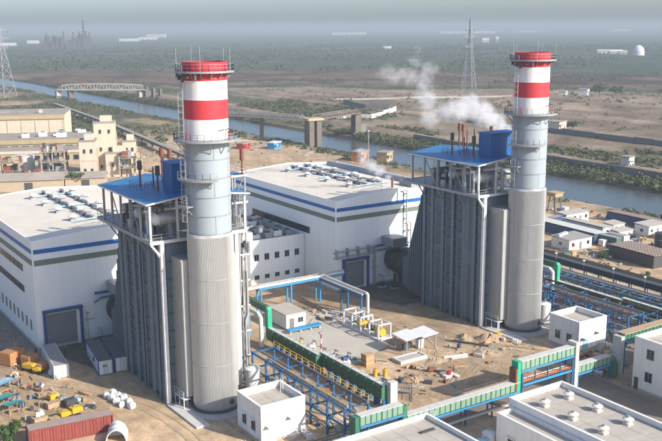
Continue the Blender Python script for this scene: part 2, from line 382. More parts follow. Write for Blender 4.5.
# canal water
wm = bpy.data.materials.new('canal_water'); wm.use_nodes = True; MATS['canal_water'] = wm
N = wm.node_tree.nodes; L = wm.node_tree.links; b = N['Principled BSDF']
b.inputs['Base Color'].default_value = (.06, .07, .062, 1); b.inputs['Roughness'].default_value = .25; b.inputs['Specular IOR Level'].default_value = .4
geo = N.new('ShaderNodeNewGeometry'); n = N.new('ShaderNodeTexNoise'); n.inputs['Scale'].default_value = .5; n.inputs['Detail'].default_value = 6; L.new(geo.outputs['Position'], n.inputs['Vector'])
bp = N.new('ShaderNodeBump'); bp.inputs['Strength'].default_value = .25; bp.inputs['Distance'].default_value = .12; L.new(n.outputs[0], bp.inputs['Height']); L.new(bp.outputs[0], b.inputs['Normal'])
w = MB()
for k in range(40):
    y0, y1 = 60 + k * 40, 100 + k * 40
    w.quad((CAN0 - 4.5, y0, -2.0), (CAN1 + 4.5, y0, -2.0), (CAN1 + 4.5, y1, -2.0), (CAN0 - 4.5, y1, -2.0))
struct(w.build('canal_water', 'canal_water'))

# paved areas inside the plant
def sheet(name, poly, m, z=.02):
    zz = [(x, y, z) for x, y in poly]; q = MB(); q._add(zz, [tuple(range(len(zz)))]); return struct(q.build(name, m))
for off in (0, 68.2):
    sheet('yard_paving', [(49 + off, 150), (74 + off, 144), (78 + off, 166.3), (42.9 + off, 166.3)], 'asphalt', .06)
    q = MB().lathe(59.7 + off, 124.3, [(0.02, .22), (5.6, .22), (5.9, .16), (5.9, -.2)], 40); struct(q.build('stack_plinth', 'concrete', smooth=True))
    q = MB().prism([(52.6 + off, 128.4), (52.9 + off, 118.0), (55.1 + off, 118.0), (54.6 + off, 128.4)], -.1, .3); struct(q.build('concrete_ramp', 'concrete_pale'))
sheet('concrete_yard', [(83, 124.5), (99.5, 131), (104.5, 146), (103.5, 155), (88, 160), (83, 152)], 'pave', .05)
sheet('service_road', [(20, 98.5), (190, 98.5), (190, 104.8), (20, 104.8)], 'road_dust', .05)
sheet('service_road', [(112.5, 40), (119.5, 40), (119.5, 98.3), (112.5, 98.3)], 'road_dust', .05)
sheet('pipe_road', [(136, 104.9), (146, 104.9), (146, 185), (136, 185)], 'road_dust', .05)
sheet('hall_apron', [(22, 168), (42.6, 168), (42.6, 215), (22, 215)], 'road_dust', .05)

def track(pts, w=.4, gap=1.7, m='track_soil'):
    P = [Vector((*p, 0)) for p in pts]; fine = []
    for i in range(len(P) - 1):
        a, b_, c, d = P[max(i - 1, 0)], P[i], P[i + 1], P[min(i + 2, len(P) - 1)]
        for k in range(8):
            t_ = k / 8; fine.append(.5 * ((2 * b_) + (c - a) * t_ + (2 * a - 5 * b_ + 4 * c - d) * t_ ** 2 + (3 * b_ - a - 3 * c + d) * t_ ** 3))
    fine.append(P[-1])
    for sg in (-1, 1):
        q = MB(); L_ = []
        for i, p in enumerate(fine):
            d = (fine[min(i + 1, len(fine) - 1)] - fine[max(i - 1, 0)]).normalized(); n_ = Vector((-d.y, d.x, 0)); o = n_ * sg * gap / 2
            ww = w * (.8 + .4 * math.sin(i * 1.7)) / 2
            for e in (-ww, ww):
                r_ = p + o + n_ * e; L_.append((r_.x, r_.y, float(ground_h(np.array([r_.x]), np.array([r_.y]))[0]) + .045))
        q._add(L_, [(2 * i, 2 * i + 1, 2 * i + 3, 2 * i + 2) for i in range(len(fine) - 1)])
        struct(q.build('tyre_track', m))
mat('track_soil', (.38, .28, .18), .95, var=.25, scale=.8, dirt=.8, dcol=(.48, .355, .235), bump=.2)
track([(24, 160), (34, 152), (42, 143), (49, 131), (51, 118), (50, 105)]); track([(106, 152), (108, 142), (112, 133), (118, 120), (128, 106)])
track([(104, 139), (108, 131), (113, 123), (120, 113), (124, 105)]); track([(91, 112), (100, 119), (106, 127), (108, 139)]); track([(94, 106), (104, 113), (115, 117), (122, 116)]); track([(178, 152), (190, 158), (206, 158), (230, 156)]); track([(150, 100), (150, 120), (151, 145), (152, 165)])
# levee track and service road lines beyond the canal are soil; the retaining walls there are things

# ------------------------------------------------------------------ chimneys
SX, SY, OFF = 59.7, 124.3, 68.2
PI = math.pi
def make_chimney(label):
    t = T('chimney', label, 'chimney', (SX, SY, .2), 'exhaust chimneys of the two boilers')
    # lower shell: real vertical corrugation
    n = 170; P = []; F = []; zs = [.25, 1.2, 8, 15, 22, 28.6, 29.1]
    for z in zs:
        for k in range(2 * n):
            a = PI * k / n; r = (3.62 if k % 2 else 3.55)
            if z in (29.1, .25): r = 3.45
            P.append((SX + r * math.cos(a), SY + r * math.sin(a), z))
    for j in range(len(zs) - 1):
        for k in range(2 * n): F.append((j * 2 * n + k, j * 2 * n + (k + 1) % (2 * n), (j + 1) * 2 * n + (k + 1) % (2 * n), (j + 1) * 2 * n + k))
    m = MB(); m._add(P, F); t.p('lower_shell', m, 'silver')
    for z in (8, 15, 22): t.p('seam_ring', MB().lathe(SX, SY, [(3.6, z - .05), (3.66, z - .05), (3.66, z + .05), (3.6, z + .05)], 64, close=True), 'silver', True)
    t.p('base_ring', MB().lathe(SX, SY, [(3.2, .23), (3.9, .23), (3.9, .5), (3.68, .62), (3.2, .62)], 48, close=True), 'dark_steel', True)
    hx = math.radians(-72)
    t.p('manhole', MB().cyl((SX + 3.5 * math.cos(hx), SY + 3.5 * math.sin(hx), 1.7), (SX + 3.85 * math.cos(hx), SY + 3.85 * math.sin(hx), 1.7), .42, 16), 'dark_steel', True)
    # upper shell: five courses of curved plates
    z0 = 29.1
    for j in range(5):
        z1 = z0 + 2.88
        for q in range(3):
            a0 = R_(-100 + 47 * (j % 2)) + q * 2 * PI / 3 + .008; a1 = a0 + 2 * PI / 3 - .016
            t.p('shell_plate', MB().lathe(SX, SY, [(3.28, z0 + .05), (3.36, z0 + .05), (3.36, z1 - .05), (3.28, z1 - .05)], 20, a0, a1, close=True), 'stack_grey', True)
        t.p('course_flange', MB().lathe(SX, SY, [(3.26, z1 - .07), (3.45, z1 - .07), (3.45, z1 + .07), (3.26, z1 + .07)], 56, close=True), 'grey_steel', True)
        z0 = z1
    t.p('inner_shell', MB().lathe(SX, SY, [(3.25, 29.0), (3.25, 43.6)], 40), 'dark_steel', True)
    # painted bands
    for nm, m_, a, b_ in (('white_band', 'stack_white', 43.55, 46.6), ('red_band', 'stack_red', 46.6, 49.45), ('white_band', 'stack_white', 49.45, 52.3), ('red_band', 'stack_red', 52.3, 53.75), ('red_rim', 'stack_red', 53.75, 55.0)):
        r = 3.32 if nm != 'red_rim' else 3.38
        o = t.p(nm, MB().lathe(SX, SY, [(r - .2, a), (r, a), (r, b_), (r - .2, b_)], 64, close=True), m_, True)
        t.p('band_joint', MB().lathe(SX, SY, [(r - .05, a + .0), (r + .05, a), (r + .05, a + .09), (r - .05, a + .09)], 56, close=True), m_, True, under=o)
    t.p('flue_lining', MB().lathe(SX, SY, [(3.12, 43.6), (3.12, 54.9)], 40), 'dark_steel', True)
    t.p('flue_lid', MB().lathe(SX, SY, [(.02, 47), (3.2, 47)], 40), 'dark_steel')
    # platforms
    for z, ro, m_, nb in ((53.55, 4.35, 'grey_steel', 16), (43.4, 5.0, 'grey_steel', 12)):
        pl = t.p('platform', MB().lathe(SX, SY, [(3.4, z - .08), (ro, z - .08), (ro, z + .08), (3.4, z + .08)], 48, close=True), m_)
        t.p('toe_plate', MB().lathe(SX, SY, [(ro, z - .16), (ro + .05, z - .16), (ro + .05, z + .16), (ro, z + .16)], 48, close=True), 'grey_steel', under=pl)
        q = MB(); rails(q, ring_pts(SX, SY, z + .08, ro - .06, 0, 2 * PI, 30), 1.05, .045, 2.); t.p('handrail', q, 'grey_steel', under=pl)
        for k in range(nb):
            a = 2 * PI * k / nb + .2; c, s_ = math.cos(a), math.sin(a); dz = 1.9 if ro > 4.6 else 1.0
            t.p('bracket', MB().bar((SX + (ro - .15) * c, SY + (ro - .15) * s_, z - .12), (SX + 3.4 * c, SY + 3.4 * s_, z - dz), .11), 'grey_steel', under=pl)
    # small landing with ladder on the side away from the sun
    aL = R_(178)
    for z, a0, a1 in ((37.6, R_(165), R_(262)), (33.4, R_(150), R_(200))):
        pl = t.p('landing', MB().lathe(SX, SY, [(3.4, z - .07), (4.7, z - .07), (4.7, z + .07), (3.4, z + .07)], 14, a0, a1, close=True), 'grey_steel')
        q = MB(); rails(q, ring_pts(SX, SY, z, 4.65, a0, a1, 7), 1.1, .05, 2.); t.p('handrail', q, 'grey_steel', under=pl)
        t.p('toe_plate', MB().lathe(SX, SY, [(4.7, z - .2), (4.76, z - .2), (4.76, z + .16), (4.7, z + .16)], 14, a0, a1, close=True), 'grey_steel', under=pl)
        for k in range(4):
            a = a0 + (a1 - a0) * (k + .5) / 4
            t.p('bracket', MB().bar((SX + 4.5 * math.cos(a), SY + 4.5 * math.sin(a), z - .1), (SX + 3.4 * math.cos(a), SY + 3.4 * math.sin(a), z - 1.3), .1), 'grey_steel', under=pl)
    lad = MB(); c, s_ = math.cos(aL), math.sin(aL); px, py = -s_, c
    for sg in (-.25, .25): lad.bar((SX + 3.75 * c + px * sg, SY + 3.75 * s_ + py * sg, 29), (SX + 3.75 * c + px * sg, SY + 3.75 * s_ + py * sg, 54.5), .06)
    for k in range(60): z = 29.3 + k * .42; lad.bar((SX + 3.75 * c - px * .25, SY + 3.75 * s_ - py * .25, z), (SX + 3.75 * c + px * .25, SY + 3.75 * s_ + py * .25, z), .04)
    lo = t.p('ladder', lad, 'grey_steel')
    cg = MB()
    for k in range(24):
        z = 31 + k * .98
        pts = [(SX + (3.75 + .75 * math.sin(w_)) * c + px * .38 * math.cos(w_), SY + (3.75 + .75 * math.sin(w_)) * s_ + py * .38 * math.cos(w_), z) for w_ in np.linspace(0, PI, 7)]
        for a, b_ in zip(pts[:-1], pts[1:]): cg.bar(a, b_, .04)
    for w_ in np.linspace(.2, PI - .2, 4): cg.bar((SX + (3.75 + .75 * math.sin(w_)) * c + px * .38 * math.cos(w_), SY + (3.75 + .75 * math.sin(w_)) * s_ + py * .38 * math.cos(w_), 31), (SX + (3.75 + .75 * math.sin(w_)) * c + px * .38 * math.cos(w_), SY + (3.75 + .75 * math.sin(w_)) * s_ + py * .38 * math.cos(w_), 53.5), .035)
    t.p('ladder_cage', cg, 'grey_steel', under=lo)
    for k in range(5):
        a = R_(20 + 72 * k); x, y = SX + 4.2 * math.cos(a), SY + 4.2 * math.sin(a)
        t.p('lightning_rod', MB().cyl((x, y, 53.6), (x, y, 57.0 + .4 * (k % 2)), .045, 6), 'grey_steel')
    for k in range(5):
        a = R_(160 + 16 * k); x, y = SX + 4.1 * math.cos(a), SY + 4.1 * math.sin(a)
        t.p('instrument_box', MB().box(x - .18, x + .18, y - .18, y + .18, 52.7 - (k % 3) * .3, 53.3 - (k % 2) * .2), 'dark_steel')
    for a in (R_(196), R_(300)):
        x, y = SX + 3.9 * math.cos(a), SY + 3.9 * math.sin(a)
        q = MB().cyl((x, y, 43.5), (x, y, 44.6), .09, 8); q.ball((x, y, 44.7), .15); t.p('warning_lamp', q, 'red_paint', True)
    for k, a in enumerate((R_(-60), R_(-85))):      # sample port pipe on the white band
        t.p('sample_port', MB().bar((SX + 3.4 * math.cos(a), SY + 3.4 * math.sin(a), 44.9), (SX + 3.4 * math.cos(a + .35), SY + 3.4 * math.sin(a + .35), 45.0), .12), 'dark_steel')
    # silencer floodlights under the top platform
    for k in range(8):
        a = R_(-150 + 24 * k); x, y = SX + 3.9 * math.cos(a), SY + 3.9 * math.sin(a)
        t.p('floodlight', MB().box(x - .12, x + .12, y - .12, y + .12, 53.0, 53.35), 'dark_steel')
    return t
ch = make_chimney('nearer red and white banded chimney, left of the picture, tall beside its boiler')
ch.o.location.x -= .4
repeat(ch, (OFF + .6, 0, 0), 'farther red and white banded chimney at right, beside the steaming boiler')

# ------------------------------------------------------------------ boilers
def make_boiler(label):
    U0, U1, V0, V1, ZC = 53.4, 66.0, 129.4, 148.0, 26.9
    t = T('boiler', label, 'boiler', (SX, 138, 0), 'heat recovery boilers')
    t.p('casing', MB().box(U0, U1, V0, V1, .7, ZC), 'casing')
    # vertical stiffeners and panels on the near long side and the end wall
    cols = [131.6, 134.9, 138.2, 141.5, 144.8, 147.6]
    for k, v in enumerate(cols):
        pr = .55 if k % 2 == 0 else .38
        cs = t.p('buckstay', MB().box(U0 - pr, U0 + .1, v - .26, v + .26, .02, ZC - .1), 'casing_light' if k % 2 else 'casing')
        t.p('flange', MB().box(U0 - pr - .06, U0 - pr + .02, v - .42, v + .42, .02, ZC - .12), 'casing_light', under=cs)
        t.p('buckstay', MB().box(U1 - .1, U1 + pr, v - .26, v + .26, .02, ZC - .1), 'casing')
    edges = [V0 + .25] + cols
    for k in range(len(cols)):
        a, b_ = edges[k] + .3, cols[k] - .3
        if k == 0: a = V0 + .55
        nz = 9 if k in (1,) else 13
        for j in range(nz):
            z0 = 1.0 + j * (25.6 / nz); z1 = z0 + 25.6 / nz - .12; pr = .12 if k != 1 else .42
            t.p('side_panel', MB().box(U0 - pr, U0 + .05, a, b_, z0, z1), 'casing_light' if (j + k) % 5 == 0 else 'casing')
            t.p('stiffener', MB().box(U0 - .36, U0 + .02, a, b_, z1 - .06, z1 + .16), 'casing_light')
    for j in range(9):
        z0 = 1.0 + j * 2.85
        t.p('end_panel', MB().box(U0 + .5, U1 - .5, V0 - .14, V0 + .03, z0, z0 + 2.7), 'casing_light')
        t.p('end_stiffener', MB().box(U0 + .3, U1 - .3, V0 - .38, V0 + .02, z0 + 2.66, z0 + 2.88), 'casing')
    t.p('corner_column', MB().box(U0 - .55, U0 + .12, V0 - .55, V0 + .12, .02, 27.0), 'white_steel')
    t.p('corner_column', MB().box(U1 - .12, U1 + .55, V0 - .55, V0 + .12, .02, 27.0), 'white_steel')
    q = MB()
    for k in range(60): z = .6 + k * .42; q.bar((U0 - .62, V0 + .42, z), (U0 - .62, V0 + .92, z), .05)
    for dv in (.42, .92): q.bar((U0 - .62, V0 + dv, .1), (U0 - .62, V0 + dv, 26.5), .06)
    t.p('ladder', q, 'grey_steel')
    # ladders/cable trays up the long side
    for v in (133.2, 143.2):
        q = MB()
        for k in range(50): z = .6 + k * .5; q.bar((U0 - .75, v, z), (U0 - .75, v + .55, z), .05)
        for dv in (0, .55): q.bar((U0 - .75, v + dv, .1), (U0 - .75, v + dv, 26.0), .07)
        t.p('cable_tray', q, 'grey_steel')
    for v in (136.4, 145.9, 140.0):
        t.p('down_pipe', MB().cyl((U0 - .7, v, .3), (U0 - .7, v, 26.5), .16, 8), 'casing_light', True)
    # inlet duct with sloping back, and round exhaust duct from the hall
    t.p('inlet_duct', MB().ext([(V1 - .1, 1.0), (V1 - .1, 26.4), (V1 + 1.0, 25.6), (154.3, 9.6), (156.0, 9.0), (156.0, 2.8), (154.3, 2.0)], 'x', U0 + .35, U1 - .35), 'casing')
    for k in range(7):
        f = (k + .5) / 7; vv_ = V1 + 1.0 + f * (153.6 - V1 - 1.0); zt = 25.6 - f * (25.6 - 10.0)
        t.p('duct_rib', MB().box(U0 + .05, U0 + .4, vv_ - .1, vv_ + .1, 1.6, zt - .3), 'casing_light')
    t.p('exhaust_duct', MB().cyl((59.3, 155.9, 5.9), (59.3, 166.2, 5.9), 3.1, 36), 'dark_steel', True)
    for v in (157.0, 159.4, 161.8, 164.2):
        m = MB(); n = 36
        m.cyl((59.3, v - .12, 5.9), (59.3, v + .12, 5.9), 3.3, n); t.p('duct_flange', m, 'dark_steel', True)
    for v in (158.4, 163.2): t.p('duct_saddle', MB().box(57.1, 61.5, v - .5, v + .5, .05, 3.2), 'dark_steel')
    # upper deck, with its beams, rails and posts
    D0, D1, W0, W1, DZ = 51.2, 68.2, 128.9, 153.0, 27.3
    dk = t.p('deck', MB().box(D0, D1, W0, W1, DZ - .12, DZ + .04), 'grey_steel')
    for (x0, x1, y0, y1, m_) in ((D0 - .08, D0 + .12, W0, W1, 'grey_steel'), (D0, D1, W0 - .1, W0 + .12, 'white_steel'), (D1 - .1, D1 + .1, W0, W1, 'grey_steel'), (D0, D1, W1 - .1, W1 + .1, 'grey_steel')):
        t.p('edge_beam', MB().box(x0, x1, y0, y1, DZ - .42, DZ + .12), m_, under=dk)
    q = MB(); rails(q, [(D0 + .05, W1, DZ), (D0 + .05, W0 + .05, DZ), (D1, W0 + .05, DZ)], 1.1, .06, 1.7); t.p('handrail', q, 'grey_steel', under=dk)
    for v in (W0 + .3, 135.0, 141.5, 147.6):
        t.p('deck_brace', MB().bar((D0 + .15, v, DZ - .4), (U0 - .3, v, DZ - 3.0), .22), 'white_steel' if v < 130 else 'grey_steel', under=dk)
    t.p('deck_brace', MB().bar((D0 + .15, W0 + .2, DZ - .4), (U0 - .3, V0 - .3, DZ - 2.6), .3), 'white_steel', under=dk)
    # canopy on posts
    RZ, RR = 33.4, 34.5
    posts = [129.2, 133.2, 137.4, 141.6, 145.8, 149.8]
    for k, v in enumerate(posts):
        for x in (D0 + .25, D1 - .25):
            t.p('canopy_post', MB().box(x - .16, x + .16, v - .16, v + .16, DZ + .04, RZ - .05), 'white_steel' if k == 0 else 'grey_steel')
        t.p('canopy_rafter', MB().bar((D0 - .1, v, RZ - .2), (SX, v, RR - .2), .2, .3), 'white_steel' if k == 0 else 'grey_steel')
        t.p('canopy_rafter', MB().bar((D1 + .1, v, RZ - .2), (SX, v, RR - .2), .2, .3), 'white_steel' if k == 0 else 'grey_steel')
    t.p('canopy_post', MB().box(55.9, 56.2, 129.05, 129.35, DZ + .04, 33.9), 'white_steel')
    for k in range(len(posts) - 1):
        if k % 2: t.p('canopy_brace', MB().bar((D0 + .2, posts[k], DZ + .2), (D0 + .2, posts[k + 1], RZ - .4), .16), 'grey_steel')
    for v in (0,): t.p('canopy_beam', MB().box(D0 + .1, D0 + .4, 129.0, 150.2, RZ - .45, RZ - .12), 'grey_steel')
    ro = t.p('canopy_roof', MB().ext([(D0 - .4, RZ - .02), (SX, RR), (D1 + .4, RZ - .02), (D1 + .4, RZ + .10), (SX, RR + .12), (D0 - .4, RZ + .10)], 'y', 128.6, 150.6), 'blue_roof')
    t.p('gutter', MB().ext([(D0 - .42, RZ - .16), (SX, RR - .14), (D1 + .42, RZ - .16), (D1 + .42, RZ + .07), (SX, RR + .09), (D0 - .42, RZ + .07)], 'y', 128.45, 128.6), 'white_steel', under=ro)
    t.p('gutter', MB().box(D0 - .56, D0 - .4, 128.5, 150.6, RZ - .16, RZ + .06), 'white_steel', under=ro)
    t.p('gutter', MB().box(D1 + .4, D1 + .56, 128.5, 150.6, RZ - .16, RZ + .06), 'white_steel', under=ro)
    t.p('penthouse', MB().box(56.2, 63.6, 131.0, 134.6, 33.7, 38.9), 'blue_box')
    t.p('penthouse_roof', MB().box(55.95, 63.85, 130.75, 134.85, 38.9, 39.08), 'blue_box')
    # drums and pipework under the canopy
    for v, r, z in ((131.9, 1.15, 30.3), (139.5, .95, 30.0), (146.0, .8, 29.8)):
        d = t.p('steam_drum', MB().cyl((53.7, v, z), (66.0, v, z), r, 28), 'silver', True)
        t.p('drum_head', MB().ball((53.7, v, z), r * .98, 20, 12), 'white_steel', True, under=d)
        for x in (55.5, 64.0): t.p('drum_saddle', MB().box(x - .3, x + .3, v - r * .8, v + r * .8, DZ + .04, z - .3), 'grey_steel', under=d)
    rd = random.Random(3)
    for k in range(34):
        x = rd.uniform(52.3, 60.5); v = rd.uniform(130.5, 149.5); h = rd.uniform(1.8, 5.8)
        rr_ = rd.choice((.09, .14, .2, .26))
        m = MB().tube([(x, v, DZ + .04), (x, v, DZ + h), (x + rd.uniform(-2, 2), v + rd.uniform(-2, 2), DZ + h)], rr_, 8); t.p('pipe', m, rd.choice(('silver', 'grey_steel', 'white_steel', 'dark_steel')), True)
    for k in range(12):
        x = rd.uniform(52.0, 58); v = rd.uniform(133, 149); t.p('cabinet', MB().box(x, x + rd.uniform(.5, 1.2), v, v + rd.uniform(.5, 1.4), DZ + .04, DZ + rd.uniform(1., 2.2)), rd.choice(('grey_steel', 'dark_steel', 'white_steel')))
    # vent silencers through the canopy roof
    for x, v, zt, big in ((54.9, 141.2, 38.4, 1), (55.6, 135.4, 38.2, 1), (57.6, 137.5, 39.4, 0), (60.7, 145.6, 39.6, 1), (58.8, 141.0, 38.8, 0), (62.6, 146.5, 39.2, 1), (64.2, 139.5, 39.3, 1), (56.4, 139.2, 37.6, 0)):
        vp = t.p('vent_pipe', MB().cyl((x, v, 33.2), (x, v, zt), .17 if big else .13, 10), 'rust', True)
        if big: t.p('silencer', MB().cyl((x, v, zt - 1.5), (x, v, zt), .40, 12), 'dark_steel' if x < 58 else 'rust', True, under=vp)
    q = MB(); 
    for a, b_ in (((53.6, 139.6), (53.6, 142.8)), ((53.6, 142.8), (56.6, 142.8)), ((54.6, 134.0), (54.6, 138.6)), ((54.6, 138.6), (59.5, 138.6))):
        zf = lambda x: RZ + .1 + (RR - RZ) * (x - D0) / (SX - D0)
        rails(q, [(a[0], a[1], zf(a[0])), (b_[0], b_[1], zf(b_[0]))], 1.1, .05, 1.2)
    t.p('roof_rail', q, 'rust')
    # transition duct to the chimney
    t.p('outlet_duct', MB().box(54.7, 64.0, 125.2, 129.3, 2.2, 24.6), 'silver')
    for k in range(26):
        x = 125.3 + k * .155; t.p('outlet_rib', MB().box(54.63, 54.75, x, x + .08, 2.2, 24.5), 'silver')
    t.p('outlet_top', MB().box(54.5, 64.2, 125.2, 129.35, 24.6, 24.8), 'grey_steel')
    for k in range(4): t.p('duct_leg', MB().box(54.8, 55.2, 125.8 + k * 1.0, 126.1 + k * 1.0, .05, 2.2), 'grey_steel')
    q = MB(); rails(q, [(54.2, 125.4, 1.9), (54.2, 129.0, 1.9)], 1.1, .06, 1.2)
    q.box(54.1, 55.3, 125.2, 129.0, 1.78, 1.9); t.p('duct_landing', q, 'white_steel')
    for k in range(3): t.p('landing_post', MB().bar((54.2, 125.4 + k * 1.7, 0.02), (54.2, 125.4 + k * 1.7, 1.8), .12), 'white_steel')
    return t
bo = make_boiler('nearer grey boiler block with blue canopy deck, left of its red and white chimney')
repeat(bo, (OFF, 0, 0), 'farther grey boiler block with blue canopy deck and steam rising behind it')

# ------------------------------------------------------------------ pipe towers on the chimneys' far side
def make_tower(label):
    t = T('pipe_tower', label, 'pipe tower', (69.2, 131.5, 0), 'pipe towers beside the boilers')
    X0, X1, Y0, Y1 = 67.0, 69.3, 131.4, 135.0
    for x in (X0, X1):
        for y in (Y0, Y1): t.p('column', MB().box(x - .12, x + .12, y - .12, y + .12, 0, 36.2), 'grey_steel')
    zl = [4.5, 9, 13.5, 18, 22.5, 27, 31.5, 36]
    for k, z in enumerate(zl):
        fl = t.p('platform', MB().box(X0 - .3, X1 + .3, Y0 - .3, Y1 + .3, z - .1, z + .04), 'blue_steel' if k == 7 else 'grey_steel')
        t.p('toe_plate', MB().box(X0 - .36, X1 + .36, Y0 - .38, Y0 - .3, z - .18, z + .12), 'white_steel', under=fl)
        q = MB(); rails(q, [(X0 - .25, Y1 + .2, z), (X0 - .25, Y0 - .25, z), (X1 + .25, Y0 - .25, z), (X1 + .25, Y1 + .2, z)], 1.1, .05, 1.5); t.p('handrail', q, 'grey_steel', under=fl)
        za = zl[k - 1] if k else 0
        t.p('brace', MB().bar((X0, Y0, za), (X1, Y0, z), .1), 'grey_steel'); t.p('brace', MB().bar((X1, Y1, za), (X1, Y0, z), .1), 'grey_steel')
    rd = random.Random(9)
    for k in range(18):
        x = rd.uniform(X0 + .1, X1 - .3); y = Y0 - rd.uniform(.1, .6) if k % 2 else rd.uniform(Y0 + .4, Y1); r = rd.choice((.08, .12, .17, .22))
        zz = rd.uniform(14, 34); j = rd.uniform(.1, .5)
        t.p('riser_pipe', MB().tube([(x, y, .2), (x, y, zz * .55), (x + j, y, zz * .55 + 1.2), (x + j, y, zz)], r, 8), rd.choice(('silver', 'silver', 'white_steel', 'grey_steel')), True)
    for k in range(26):
        x = rd.uniform(X0, X1); y = rd.uniform(Y0, Y1); z = rd.choice(zl[:6]); t.p('valve_box', MB().box(x - .4, x + .4, y - .4, y + .4, z + .04, z + rd.uniform(.8, 2.)), rd.choice(('white_steel', 'grey_steel', 'dark_steel', 'rust')))
    vp = t.p('vent_pipe', MB().cyl((69.2, 132.0, 36), (69.2, 132.0, 40.0), .16, 10), 'rust', True)
    t.p('silencer', MB().cyl((69.2, 132.0, 38.4), (69.2, 132.0, 40.3), .34, 12), 'rust', True, under=vp)
    return t
tw = make_tower('slender steel pipe tower with rusty vent hugging the nearer chimney')
repeat(tw, (OFF, 0, 0), 'slender steel pipe tower half hidden behind the farther chimney')

def tank(label, x, y, r, h, m='white_steel', name='storage_tank', group=None):
    t = T(name, label, 'tank', (x, y, 0), group)
    t.p('shell', MB().lathe(x, y, [(r, .35), (r, h)], 24), m, True)
    t.p('lid', MB().lathe(x, y, [(r + .04, h - .05), (r + .04, h + .03), (r * .6, h + .28), (.02, h + .4)], 24), m, True)
    t.p('skirt', MB().lathe(x, y, [(r * 1.04, .0), (r * 1.04, .4), (.02, .4)], 24), 'dark_steel', True)
    t.p('nozzle', MB().cyl((x, y, h + .35), (x, y, h + .9), .14, 8), 'grey_steel', True)
    return t
tank('small white upright tank at the foot of the nearer chimney', 67.0, 125.9, 1.25, 4.2)
tank('small white upright tank at the foot of the farther chimney', 133.6, 123.5, 1.25, 4.2)

